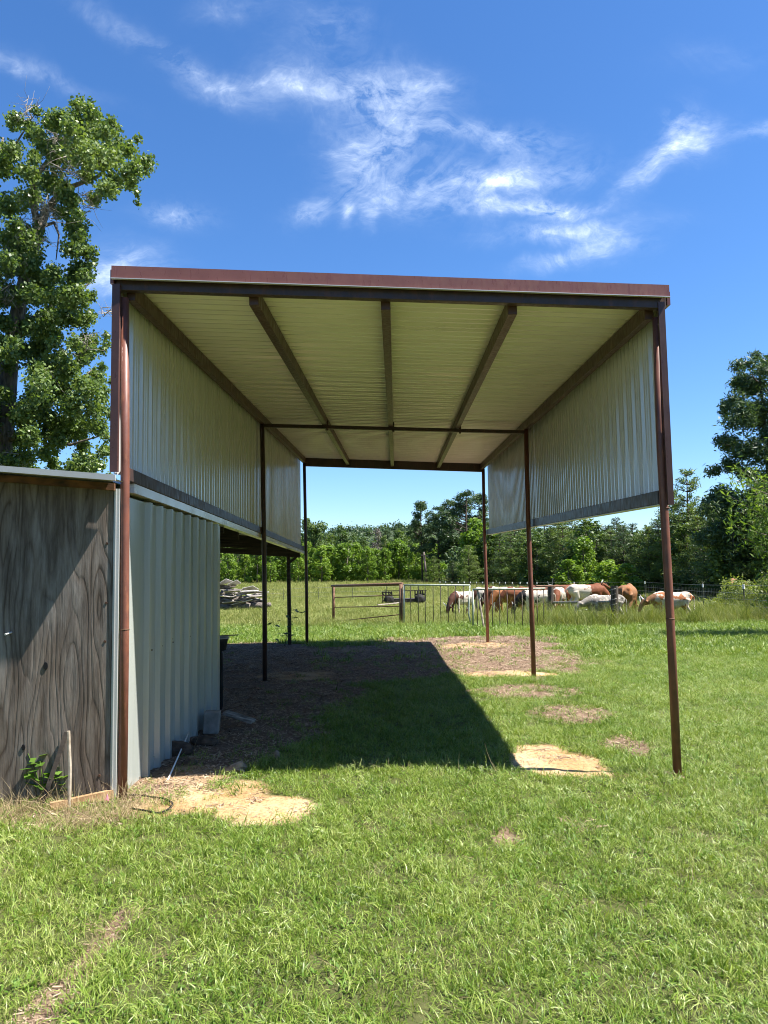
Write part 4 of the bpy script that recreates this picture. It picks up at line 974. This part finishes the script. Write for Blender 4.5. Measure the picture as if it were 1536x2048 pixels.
CATTLE = [
 ('A', 924, 1230, 222, 'graze', .80, 'white cow with dark brown head grazing behind the bent corner of the barred gate'),
 ('B', 972, 1219, 200, 'graze', .86, 'white and grey cow grazing behind the back right shelter post'),
 ('C', 1002, 1221, 188, 'graze', .90, 'white cow with dark brown neck grazing behind the orange cow'),
 ('D', 1014, 1226, 205, 'graze', .88, 'orange tan cow grazing head down behind the second barred gate'),
 ('E', 1040, 1229, 186, 'graze', .90, 'red brown cow grazing between the orange cow and the black headed cow'),
 ('F', 1082, 1219, 180, 'graze', .92, 'dark red cow whose back shows above the black headed cow'),
 ('G', 1072, 1233, 181, 'graze', .80, 'white cow with black head and black spots grazing beside the thick grey post'),
 ('E', 1060, 1221, 186, 'graze', .88, 'red cow half hidden behind the middle right shelter post'),
 ('I', 1147, 1222, 200, 'graze', .84, 'red brown cow grazing behind the pole rail between the wood posts'),
 ('H', 1118, 1225, 250, 'graze', .88, 'white cow facing the camera right of the thick grey gate post'),
 ('I', 1134, 1216, 15, 'graze', .92, 'small looking red cow standing farther back between the two white cows'),
 ('J', 1176, 1226, 4, 'graze', .98, 'large cow with white rump and red front grazing over the scrap heap'),
 ('H', 1172, 1215, 350, 'up', .84, 'white cow standing behind the large white and red cow, head raised'),
 ('K', 1212, 1247, 184, 'low', .62, 'pale speckled calf stepping past the thick dark wood post'),
 ('L', 1257, 1238, 62, 'graze', .86, 'tan cow seen from behind, right of the thick dark wood post'),
 ('M', 1345, 1244, 181, 'low', .66, 'white calf with red brown spots walking left behind the front right post'),
 ('N', 1480, 1216, 230, 'up', .95, 'tan cow almost hidden in the brush at the right edge'),
]
for key, px, py, hdg, pose, s, lab in CATTLE:
    p = at(px, py); t = thing('cow', p, lab, 'cow', 'cattle grazing behind the gates'); t.rotation_euler = (0, 0, R_(hdg)); t.scale = (s, s, s)
    o = mobj('body', poses[pose][0], t); o.material_slots[0].link = 'OBJECT'; o.material_slots[0].material = H_[key]
    if key in 'GMHCAJ':
        for m_ in poses[pose][1]: mobj('horn', m_, t)

# ------------------------------------------------------------------ trees
def leaves(cent, size, asp, seed, up=.5, out=None, fold=.0, droop=0):
    """one diamond leaf at each point"""
    r = np.random.default_rng(seed); n = len(cent)
    nrm = r.normal(size=(n, 3)); nrm[:, 2] += up
    if out is not None: nrm += out*1.0
    nrm /= np.linalg.norm(nrm, axis=1, keepdims=True)
    t = r.normal(size=(n, 3)); t[:, 2] -= droop; t -= nrm*(t*nrm).sum(1, keepdims=True); t /= np.linalg.norm(t, axis=1, keepdims=True)
    b = np.cross(nrm, t); s = size*r.uniform(.6, 1.3, (n, 1))
    V = np.stack([cent-t*s*.5, cent+b*s*asp*.5-t*s*.05, cent+t*s*.5, cent-b*s*asp*.5-t*s*.05], 1).reshape(-1, 3)
    return V, np.arange(4*n).reshape(n, 4)
def blob_pts(blobs, n, seed, shell=.45, sq=1.0):
    r = np.random.default_rng(seed); B = np.array(blobs, float); wgt = B[:, 3]**2; wgt /= wgt.sum()
    k = r.choice(len(B), n, p=wgt); d = r.normal(size=(n, 3)); d /= np.linalg.norm(d, axis=1, keepdims=True)
    rad = B[k, 3:4]*(shell+(1-shell)*r.uniform(0, 1, (n, 1))**.6)*(1+.25*r.normal(size=(n, 1)))
    dd = d*rad; dd[:, 2] *= sq
    return B[k, :3]+dd, d
def tree_obj(name, parts, loc, label, cat_, group):
    t = thing(name, loc, label, cat_, group)
    for nm, me in parts: mobj(nm, me, t)
    return t
def mesh_of(mb, name, mat, smooth=True):
    me = bpy.data.meshes.new(name); me.from_pydata(mb.v, [], mb.f); me.update(); me.materials.append(mat)
    if smooth: me.polygons.foreach_set('use_smooth', [True]*len(me.polygons))
    return me
def broad(H, rad, seed, mat, n=3400, leaf=.30, bottom=.02, nb=48):
    r = np.random.default_rng(seed); bl = []; mb = MB()
    mb.tube([(0, 0, -.2), (r.normal(0, .1), r.normal(0, .1), H*.4), (r.normal(0, .2), 0, H*.85)], [H*.018, H*.013, H*.004], 7)
    for i in range(nb):
        u = r.uniform(bottom, .98); prof = rad*(math.sin(math.pi*min(1, u*.80+.20))**.7)*(.55+.45*r.uniform()); a = r.uniform(0, 6.28)
        c = (math.cos(a)*prof, math.sin(a)*prof, u*H); bl.append((*c, rad*r.uniform(.20, .38)))
        if i % 3 == 0: mb.tube([(0, 0, max(.3, u*H*.75)), (c[0]*.6, c[1]*.6, u*H*.92), c], [H*.006, H*.004, H*.0015], 4)
    p, d = blob_pts(bl, n, seed+1); V, q = leaves(p, leaf, .75, seed+2, .6, d)
    return [('trunk', mesh_of(mb, 'trunk', M['bark'])), ('crown', qmesh('crown', V, q, mat))]
def pine(H, rad, seed, mat, base=.12, n=5200, bark=None, layers=16, L=.34, wdt=.16, top=1.0, sway=0):
    r = np.random.default_rng(seed); mb = MB(); bl = []
    sx = r.normal(0, .02*H); mb.tube([(0, 0, -.2), (sx*.5, 0, H*.5), (sx, 0, H*.98)], [H*.016, H*.011, H*.002], 8)
    for i in range(layers):
        u = base+(1-base)*(i+r.uniform(-.3, .3))/layers; u = min(max(u, base), .99)
        prof = rad*(1-u)**.75*(1.25 if u > base+.08 else .8)+rad*.08
        nbr = int(r.integers(4, 7)); a0 = r.uniform(0, 6.28)
        for k in range(nbr):
            a = a0+k*6.28/nbr+r.uniform(-.35, .35); ln = prof*r.uniform(.6, 1.15); rise = ln*r.uniform(.10, .45)
            tip = np.array([sx*u+math.cos(a)*ln, math.sin(a)*ln, u*H+rise]); st = np.array([sx*u, 0, u*H])
            mb.tube([st, st*.5+tip*.5-np.array([0, 0, ln*.06]), tip], [H*.004, H*.003, H*.001], 4)
            for s_ in (.45, .7, .92): bl.append((*(st+(tip-st)*s_+np.array([0, 0, .02*H*s_])), (.10+.14*r.uniform())*ln+.10))
    bl.append((sx, 0, H*.97, .25))
    p, d = blob_pts(bl, n, seed+1, .2, .75); V, q = leaves(p, L, wdt, seed+2, .3, d*.6)
    return [('trunk', mesh_of(mb, 'trunk', bark or M['pinebark'])), ('crown', qmesh('crown', V, q, mat))]
def tallpine(H, rad, seed, mat, base=.5, n=7000, L=.5, nb=60):
    r = np.random.default_rng(seed); mb = MB(); bl = []
    mb.tube([(0, 0, -.2), (r.normal(0, .15), 0, H*.5), (r.normal(0, .3), 0, H*.95)], [H*.017, H*.012, H*.004], 8)
    for i in range(nb):
        u = base+(1-base)*r.uniform(); v = (u-base)/(1-base); prof = rad*math.sqrt(max(.02, 1-(2*v-.9)**2*.8))*r.uniform(.35, 1.0); a = r.uniform(0, 6.28)
        tip = np.array([math.cos(a)*prof, math.sin(a)*prof, u*H]); st = np.array([0, 0, u*H-prof*.35])
        mb.tube([st, st*.5+tip*.5, tip], [H*.006, H*.004, H*.0015], 4); bl.append((*tip, rad*r.uniform(.16, .32)))
        if i % 2: bl.append((*(st*.4+tip*.6), rad*r.uniform(.12, .22)))
    p, d = blob_pts(bl, n, seed+1, .3, .6); V, q = leaves(p, L, .3, seed+2, .5, d*.7)
    return [('trunk', mesh_of(mb, 'trunk', M['pinebark'])), ('crown', qmesh('crown', V, q, mat))]
PROT = {
 'bright': [broad(7, 1.7, 20+i, M['leaf_bright'], 3600, .30) for i in range(3)],
 'mid': [broad(10, 2.6, 30+i, M['leaf_mid'], 3800, .38) for i in range(3)],
 'pine': [pine(8, 2.3, 40+i, M['needle_mid'] if i != 1 else M['needle_dark'], .04, 6500) for i in range(3)],
 'dark': [tallpine(14, 3.4, 50+i, M['needle_dark'], (.30, .38)[i], 8000, .46) for i in range(2)],
 'grey': [broad(10, 1.8, 60, M['leaf_grey'], 900, .25, .35)],
}
HT = {'bright': 7, 'mid': 10, 'pine': 8, 'dark': 14, 'grey': 10}
made = {}
LAB = {'bright': ('sweetgum_sapling', 'bright green young leafy tree in the front row along the far pasture edge', 'young tree', 'bright young trees along the pasture edge'),
       'mid': ('broadleaf_tree', 'mid green leafy tree standing behind the bright young row', 'tree', 'leafy trees behind the young row'),
       'pine': ('pine_tree', 'young pine with foliage to the ground in the dense wood behind the cattle', 'pine tree', 'young pines behind the cattle'),
       'dark': ('tall_pine', 'tall dark pine rising above the wood behind the cattle fence', 'pine tree', 'tall pines above the wood'),
       'grey': ('bare_tree', 'grey half bare tree among the green trees at the far pasture edge', 'tree', None)}
def plant(kind, px, Y, pytop, sx=1.0, seed=0, label=None, group=True):
    r = random.Random(seed*13+int(px)); X = on_y(px, 1150, Y)[0]; z = float(terrain(X, Y)); h = on_y(px, pytop, Y)[2]-z
    v = r.randrange(len(PROT[kind])); nm, lab, c_, gp = LAB[kind]
    if label: lab = label
    if (kind, v) in made: o = copy_tree(made[(kind, v)]); o['label'] = lab
    else: o = tree_obj(nm, PROT[kind][v], (0, 0, 0), lab, c_, gp if gp else None); made[(kind, v)] = o
    if label and 'group' in o and not group: del o['group']
    if not label and gp: o['group'] = gp
    s = h/HT[kind]; o.location = (X, Y, z-.05); o.rotation_euler = (0, 0, r.uniform(0, 6.28)); o.scale = (s*sx, s*sx, s)
    ORG[o.name] = (X, Y, z); return o
rr = random.Random(21)
# far pasture edge: bright young row, mid trees behind, one half bare tree
for i, px in enumerate(range(392, 880, 17)):
    d = rr.uniform(104, 112); plant('bright', px+rr.uniform(-5, 5), d, rr.uniform(1078, 1098) if px > 560 else rr.uniform(1088, 1106), rr.uniform(.85, 1.25), i)
for i, px in enumerate((400, 440, 480, 520, 556, 590, 628, 642, 664, 684, 706, 728, 772, 800, 822, 846, 866)):
    tp = {628: 1050, 642: 1047, 684: 1052, 706: 1066, 800: 1062, 822: 1064}.get(px, rr.uniform(1066, 1078))
    plant('mid', px, rr.uniform(116, 126), tp, rr.uniform(.8, 1.15), 50+i)
for px, tp in ((617, 1040), (772, 1060), (790, 1056), (806, 1058)): plant('dark' if px > 700 else 'mid', px, 128, tp, .8, px, 'darker round topped tree behind the bright row at the far pasture edge', False)['group'] = 'darker trees behind the bright row'
plant('grey', 757, 120, 1058, 1.0, 9, 'grey half bare tree among the green trees at the far pasture edge', False)
# the tall dark pines behind the first barred gate
for i, (px, tp, d, sx, lab) in enumerate(((845, 1006, 98, .80, 'slim tall pine with open tufted top, left end of the dark pine clump'), (878, 1014, 96, .9, 'tall dark pine second in the clump right of the slim open pine'), (905, 1002, 100, .9, 'tall dark pine in the middle of the clump above the first barred gate'), (935, 985, 95, 1.15, 'broadest and tallest pine of the dark clump, left of the back right shelter post'), (962, 992, 101, 1.0, 'tall dark pine at the right end of the clump, behind the back right shelter post'))):
    plant('dark', px, d, tp, sx, 70+i, lab)
for px, tp, d in ((952, 1040, 88), (985, 1058, 86), (938, 1095, 85)): plant('bright', px, d, tp, 1.1, px, 'light green leafy tree growing before the tall dark pine clump')['group'] = 'light trees before the dark pines'
plant('pine', 938, 82, 1088, 1.2, 3); plant('pine', 868, 92, 1110, 1.2, 4); plant('pine', 905, 90, 1118, 1.2, 5)
# leaning utility pole before the dark pines
def upole():
    Yp = 92.0; b_ = on_y(854, 1167, Yp); tp = on_y(847.5, 1104, Yp); zb = float(terrain(b_[0], Yp))
    t = thing('utility_pole', (b_[0], Yp, zb), 'old leaning utility pole with a short crossarm at the wood edge behind the trailer', 'utility pole')
    MB().tube([(b_[0], Yp, zb-.1), (tp[0], Yp, tp[2])], [.16, .12], 8).build('shaft', M['pole'], t, True)
    a1, a2 = on_y(842, 1110, Yp-.15), on_y(856, 1112, Yp-.15); MB().bar(a1, a2, .12, .12).build('crossarm', M['pole'], t)
upole()
# wood behind the cattle
def edge_d(px): return np.interp(px, [940, 1050, 1150, 1290, 1408, 1500, 1700], [86, 78, 68, 60, 50, 44, 36])
for i, px in enumerate(range(975, 1640, 25)):
    d = edge_d(px)+rr.uniform(0, 4); tp = np.interp(px, [960, 1050, 1150, 1250, 1330, 1400, 1450, 1640], [1072, 1062, 1050, 1058, 1050, 1035, 1020, 990])+rr.uniform(-14, 18)
    plant('pine' if i % 4 else 'mid', px+rr.uniform(-6, 6), d, tp, rr.uniform(.95, 1.4), 90+i, None if i % 4 else 'leafy tree standing among the young pines behind the cattle')
    if i % 4 == 0: COL.objects[-1]
for i, px in enumerate(range(970, 1640, 30)):
    d = edge_d(px)+rr.uniform(7, 12); tp = np.interp(px, [960, 1050, 1130, 1200, 1300, 1360, 1450, 1640], [1052, 1046, 1028, 1040, 1042, 1030, 990, 930])+rr.uniform(-10, 12)
    plant('pine', px, d, tp, rr.uniform(1.0, 1.4), 130+i)
for px, tp, d, sx, lab in ((1378, 938, 58, 1.0, 'tall feathery pine just right of the front right shelter post'), (1352, 975, 60, .9, 'feathery pine close behind the front right shelter post'), (1432, 985, 56, 1.1, 'dark pine between the feathery pine and the great pine at the right edge'), (1120, 1020, 76, 1.1, 'pointed pine rising above the wood below the right wall panel')):
    plant('pine', px, d, tp, sx, int(px), lab)
for i, (px, py, tp, d) in enumerate(((1215, 1180, 1120, 52), (1250, 1182, 1128, 50), (1180, 1182, 1146, 54), (1140, 1180, 1120, 62), (1168, 1180, 1075, 64))):
    plant('bright', px, d, tp, 1.8 if i != 4 else 1.1, 170+i, 'sunlit light green bush in front of the dark wood behind the cattle')['group'] = 'light bushes behind the cattle'
# great pine at the right edge
def great_pine():
    Yg = 47.0; X0 = on_y(1545, 1150, Yg)[0]; z0 = float(terrain(X0, Yg)); S = Yg/F; r = np.random.default_rng(5)
    t = thing('great_pine', (X0, Yg, z0), 'great dark pine with open layered limbs at the right edge of the photo', 'pine tree')
    H = (1165-690)*S; mb = MB(); mb.tube([(X0, Yg, z0-.2), (X0+.2, Yg, z0+H*.5), (X0-.1, Yg, z0+H*.97)], [.30, .22, .05], 10); bl = []
    spec = [(1500, 735, 34), (1530, 720, 30), (1476, 775, 26), (1515, 770, 40), (1490, 805, 30), (1455, 812, 20), (1540, 810, 40), (1468, 845, 28), (1445, 880, 22), (1500, 850, 34), (1475, 885, 34), (1535, 860, 40), (1440, 925, 22), (1505, 905, 40), (1460, 935, 26), (1540, 930, 44), (1490, 945, 30), (1455, 975, 26), (1525, 985, 36), (1470, 1010, 34), (1440, 1030, 30), (1510, 1030, 36), (1550, 1000, 50), (1560, 760, 50), (1590, 830, 60), (1600, 920, 60), (1580, 1000, 60), (1630, 880, 50), (1480, 1070, 40), (1430, 1075, 34), (1530, 1085, 44), (1450, 1115, 36), (1500, 1125, 40)]
    for px, py, pr_ in spec:
        for k in range(3):
            dy = r.uniform(-2.2, 2.2); c = on_y(px+r.normal(0, pr_*.5), py+r.normal(0, pr_*.42), Yg+dy); bl.append((*c, pr_*S*r.uniform(.45, .8)))
        c = on_y(px, py+pr_*.3, Yg+dy); st = (X0, Yg, max(z0+1, c[2]-abs(c[0]-X0)*.15))
        mb.tube([st, ((st[0]+c[0])/2, (st[1]+c[1])/2, (st[2]+c[2])/2-.12), c], [.075, .05, .012], 5)
    mb.v = mb.v
    mb.build('trunk', M['pinebark'], t, True)
    p, d = blob_pts(bl, 44000, 6, .2, .85); V, q = leaves(p, .36, .22, 8, .5, d*.6); V = V-np.array([X0, Yg, z0]); mobj('crown', qmesh('crown', V, q, M['needle_dark']), t)
great_pine()
# light green long leaved sapling just outside the frame on the right, boughs reaching in
def peach():
    X0, Y0 = 9.6, 16.6; z0 = 0; r = np.random.default_rng(15)
    t = thing('leafy_sapling', (X0, Y0, z0), 'light green sapling with long drooping leaves reaching in at the right edge', 'young tree'); mb = MB(); P = []
    mb.tube([(X0, Y0, -.1), (X0-.1, Y0, 1.2), (X0-.3, Y0, 2.6)], [.07, .055, .03], 8)
    tips = [on_y(*k, Y0+dy) for k, dy in (((1478, 935), .1), ((1466, 960), -.3), ((1456, 990), .2), ((1462, 1020), .4), ((1490, 1000), -.2), ((1500, 1060), .1), ((1478, 1075), .3), ((1460, 1050), -.3), ((1520, 1100), -.2), ((1512, 1040), .5), ((1530, 985), 0), ((1535, 1140), .2), ((1520, 1160), -.4), ((1545, 1060), -.6), ((1528, 1200), .1), ((1545, 1180), .5))]
    tips += [np.array([X0+r.normal(.2, 1.0), Y0+r.normal(0, .8), r.uniform(1.6, 4.2)]) for _ in range(26)]
    for tp in tips:
        st = np.array([X0-.15, Y0, r.uniform(.8, 2.3)]); md_ = st*.45+tp*.55+np.array([0, 0, .25]); mb.tube([st, md_, tp], [.022, .013, .004], 5)
        for k in range(120):
            u = r.uniform(.35, 1.05); c = st*(1-u)**2+2*md_*u*(1-u)+tp*u*u+r.normal(0, .10, 3); P.append(c)
    mb.build('trunk', M['bark'], t, True); V, q = leaves(np.array(P), .15, .26, 17, .4, None, droop=1.3)
    mobj('crown', qmesh('crown', V-np.array([X0, Y0, z0]), q, M['leaf_peach']), t)
peach()
# great leafy tree behind the shed on the left
def great_tree():
    Yt = 20.0; S = Yt/F; r = np.random.default_rng(31); X0 = on_y(-10, 1150, Yt)[0]; z0 = float(terrain(X0, Yt))
    t = thing('great_leafy_tree', (X0, Yt, z0), 'great leafy tree with dead grey twigs rising behind the plywood shed at left', 'tree')
    tr = MB()
    def limb(pts, rads, n=8, dy=0): tr.tube([on_y(x_, y_, Yt+d_) for (x_, y_, d_) in pts], rads, n)
    limb([(-10, 1200, 0), (-2, 1000, 0), (6, 860, 0), (14, 790, 0), (22, 700, .1), (40, 600, .1), (58, 530, 0), (74, 470, 0), (90, 425, 0)], [.34, .30, .27, .24, .21, .19, .16, .14, .12], 12)
    limb([(90, 425, 0), (125, 380, .2), (165, 365, .4), (198, 352, .4), (214, 332, .4), (222, 312, .5)], [.11, .085, .06, .045, .03, .015])
    limb([(78, 460, 0), (62, 390, -.3), (78, 345, -.4), (98, 320, -.4), (112, 270, -.3), (112, 250, -.2)], [.10, .085, .07, .06, .04, .02])
    limb([(20, 760, 0), (-30, 640, .6), (-20, 480, .8), (2, 300, .8), (6, 275, .8)], [.16, .13, .09, .05, .03])
    limb([(6, 330, .7), (30, 290, .5), (48, 262, .3), (70, 250, .2), (82, 244, .1)], [.035, .03, .022, .015, .008])
    limb([(16, 830, 0), (60, 815, -.5), (110, 800, -.8), (150, 770, -1), (190, 735, -1)], [.10, .08, .06, .04, .015])
    limb([(30, 660, 0), (90, 620, .6), (150, 585, .9), (190, 560, 1)], [.08, .06, .04, .015])
    limb([(12, 880, 0), (80, 870, -.5), (140, 890, -.9), (205, 870, -1.2)], [.08, .06, .04, .015])
    limb([(80, 455, 0), (108, 445, -.3), (118, 470, -.4), (112, 520, -.4)], [.05, .04, .025, .012])
    tr.build('trunk', M['bark'], t, True)
    def twigs(px, py, n, R1, up=0):
        for _ in range(n):
            a = r.uniform(0, 6.28); L_ = R1*r.uniform(.4, 1.1); dy = r.normal(0, .5)-1.2
            p0 = on_y(px+r.normal(0, R1*.25), py+r.normal(0, R1*.25), Yt+dy); e = on_y(px+math.cos(a)*L_, py+math.sin(a)*L_*.8-up*L_, Yt+dy+r.normal(0, .3))
            md_ = (p0+e)/2+r.normal(0, .10, 3); tw.tube([p0, md_, e], [.014, .009, .003], 4)
            for _k in range(2):
                s_ = md_*.4+e*.6; e2 = s_+r.normal(0, .26, 3); tw.tube([s_, (s_+e2)/2+r.normal(0, .05, 3), e2], [.007, .005, .002], 4)
    SP = [(140, 330, 34, 55, 0), (52, 235, 12, 34, .9), (85, 420, 30, 45, 0), (120, 280, 14, 40, 0), (10, 580, 14, 40, 0), (30, 520, 10, 40, 0), (60, 470, 14, 40, 0), (225, 625, 10, 28, 0), (165, 690, 12, 34, 0), (20, 930, 8, 40, 0), (150, 600, 10, 30, .5), (90, 760, 10, 40, 0), (170, 400, 16, 45, 0)]
    for sp in SP:
        tw = MB(); twigs(*sp); tw.build('dead_branch', M['twig'], t, True)
    # twigs(52, 235, 12, 34, .9); twigs(85, 420, 30, 45); twigs(120, 280, 14, 40); twigs(10, 580, 14, 40); twigs(30, 520, 10, 40); twigs(60, 470, 14, 40); twigs(225, 625, 10, 28); twigs(165, 690, 12, 34); twigs(20, 930, 8, 40); twigs(150, 600, 10, 30, .5); twigs(90, 760, 10, 40); twigs(170, 400, 16, 45)
    B = [(158, 212, 22), (185, 225, 28), (150, 245, 34), (105, 248, 28), (80, 225, 16), (178, 265, 34), (210, 262, 26), (222, 245, 14), (238, 300, 30), (270, 275, 13), (262, 305, 20), (285, 325, 20), (296, 342, 13), (265, 345, 24), (210, 315, 36), (165, 310, 36), (125, 305, 34), (90, 290, 22), (278, 385, 14), (262, 370, 18), (230, 360, 20), (205, 378, 22), (190, 400, 18), (225, 392, 14), (275, 402, 9), (30, 305, 28), (58, 272, 16), (10, 330, 26), (95, 365, 34), (55, 345, 26), (60, 400, 32), (135, 395, 26), (8, 415, 30), (30, 450, 26), (130, 425, 20), (158, 428, 18), (155, 465, 28), (170, 500, 24), (165, 535, 26), (140, 500, 24), (182, 525, 12), (150, 560, 26), (50, 480, 28), (15, 520, 36), (55, 530, 30), (88, 555, 28), (120, 590, 34), (160, 590, 26), (60, 590, 30), (15, 600, 30), (185, 590, 14), (192, 520, 6), (150, 640, 22), (178, 632, 18), (100, 640, 32), (60, 650, 26), (80, 690, 28), (120, 680, 22), (150, 690, 20), (50, 700, 22), (168, 672, 16), (205, 670, 12), (215, 690, 12), (205, 705, 14), (70, 740, 32), (110, 730, 32), (150, 735, 26), (190, 755, 24), (205, 735, 14), (218, 760, 12), (170, 770, 30), (120, 775, 34), (70, 785, 32), (210, 790, 18), (140, 810, 30), (185, 815, 28), (90, 825, 32), (215, 830, 14), (40, 830, 28), (10, 790, 20), (150, 845, 26), (190, 860, 24), (105, 870, 30), (50, 875, 26), (10, 880, 26), (215, 872, 14), (170, 890, 18), (212, 905, 18), (190, 920, 14), (90, 905, 24), (45, 920, 30), (10, 930, 26), (105, 930, 18), (145, 935, 10), (210, 935, 14), (-30, 340, 40), (-40, 430, 45), (-30, 540, 45), (-40, 640, 50), (-50, 740, 50), (-30, 840, 50), (-40, 920, 50), (-100, 500, 70), (-110, 650, 80), (-100, 800, 80), (-90, 380, 50), (-160, 600, 70), (-150, 740, 70), (-60, 280, 36), (225, 950, 14), (160, 955, 14), (60, 965, 30)]
    for k in range(46): B.append((r.uniform(-45, 185), r.uniform(430, 940), r.uniform(17, 30)))
    for k in range(10): B.append((r.uniform(20, 215), r.uniform(230, 420), r.uniform(14, 24)))
    bl = []
    for px, py, pr_ in B:
        for k in range(3 if pr_ > 16 else 1):
            c = on_y(px+r.normal(0, pr_*.25), py+r.normal(0, pr_*.25), Yt-.6+r.normal(0, 1.1)); bl.append((*c, pr_*S*r.uniform(.55, .9)))
    p, d = blob_pts(bl, 160000, 32, .2, .95); V, q = leaves(p, .092, .78, 33, .35, d*.5, droop=.5)
    mobj('crown', qmesh('crown', V-np.array([X0, Yt, z0]), q, M['leaf_big']), t)
great_tree()
# brush along the right fence, deep wood and hill as masses
def cloud(name, blobs, n, size, asp, mat, seed, kind='stuff'):
    p, d = blob_pts(blobs, n, seed, .3, .9); V, q = leaves(p, size, asp, seed+1, .6, d); o = mobj(name, qmesh(name, V, q, mat)); tag(o, kind=kind); return o
r = np.random.default_rng(8); bl = []
for k in range(90):
    px = r.uniform(1425, 1640); Yb = np.interp(px, [1420, 1640], [31, 20])+r.uniform(-1, 3); c = on_y(px, np.interp(px, [1425, 1470, 1500, 1640], [1212, 1180, 1168, 1150])+r.uniform(-6, 55), Yb); c[2] = max(c[2], float(terrain(c[0], Yb))+.2); bl.append((*c, r.uniform(.25, .55)))
cloud('brush', bl, 20000, .12, .5, M['brush'], 61)
bl = []
for k in range(150):
    px = r.uniform(900, 1700); Yb = edge_d(px)+r.uniform(4, 16); c = on_y(px, r.uniform(1075, 1170), Yb); bl.append((*c, r.uniform(.8, 1.6)))
cloud('wood_understory', bl, 16000, .5, .6, M['needle_dark'], 63)
bl = []
for k in range(120):
    px = r.uniform(300, 960); Yb = r.uniform(128, 150); c = on_y(px, r.uniform(1085, 1160), Yb); bl.append((*c, r.uniform(1.2, 2.2)))
cloud('far_understory', bl, 12000, .8, .7, M['leaf_mid'], 65)
bl = []
for k in range(520):
    u = r.uniform(0, 1); h = r.uniform(.3, 12.5)
    if u < .34: c = (r.uniform(30, 38), r.uniform(-22, 34))
    elif u < .72: c = (r.uniform(-34, 36), r.uniform(-26, -18))
    else: c = (r.uniform(-44, -34), r.uniform(-22, 60))
    bl.append((*c, h, r.uniform(1.2, 2.4)))
cloud('unseen_shade_wood', bl, 26000, .9, .6, M['leaf_mid'], 69)  # unseen trees added to block low sky light and deepen the shade
hx = np.linspace(-260, 260, 90); hy = np.linspace(260, 420, 24); HX, HY = np.meshgrid(hx, hy)
HZ = 19.5*np.exp(-((HY-350)/55)**2)*(.82+.25*np.sin(HX*.021+1.2)+.12*fbm(HX*.02, HY*.02, 4))+1.6*fbm(HX*.35, HY*.35, 8)-1
ii = np.arange(HX.size).reshape(HX.shape); qq = np.stack([ii[:-1, :-1], ii[:-1, 1:], ii[1:, 1:], ii[1:, :-1]], -1).reshape(-1, 4)
h_ = mobj('hills', qmesh('hills', np.stack([HX, HY, HZ], -1).reshape(-1, 3), qq, simple('wooded hill', (.018, .032, .012), (.05, .075, .028), .4, .95), True)); tag(h_, kind='structure')
bl = []
for k in range(1100):
    i = r.integers(3, 16); j = r.integers(10, 80); bl.append((hx[j]+r.normal(0, 3), hy[i]+r.normal(0, 3), HZ[i, j]+.5, r.uniform(1.8, 3.2)))
cloud('hill_wood', bl, 90000, .95, .8, M['needle_dark'], 67)
sc.render.engine = 'CYCLES'
sc.cycles.max_bounces = 8; sc.cycles.diffuse_bounces = 4; sc.cycles.glossy_bounces = 4; sc.cycles.transparent_max_bounces = 8
sc.cycles.caustics_reflective = False; sc.cycles.caustics_refractive = False
sc.cycles.use_denoising = True; sc.cycles.use_adaptive_sampling = True; sc.cycles.adaptive_threshold = .008; sc.cycles.filter_width = 1.0
bpy.context.view_layer.update()
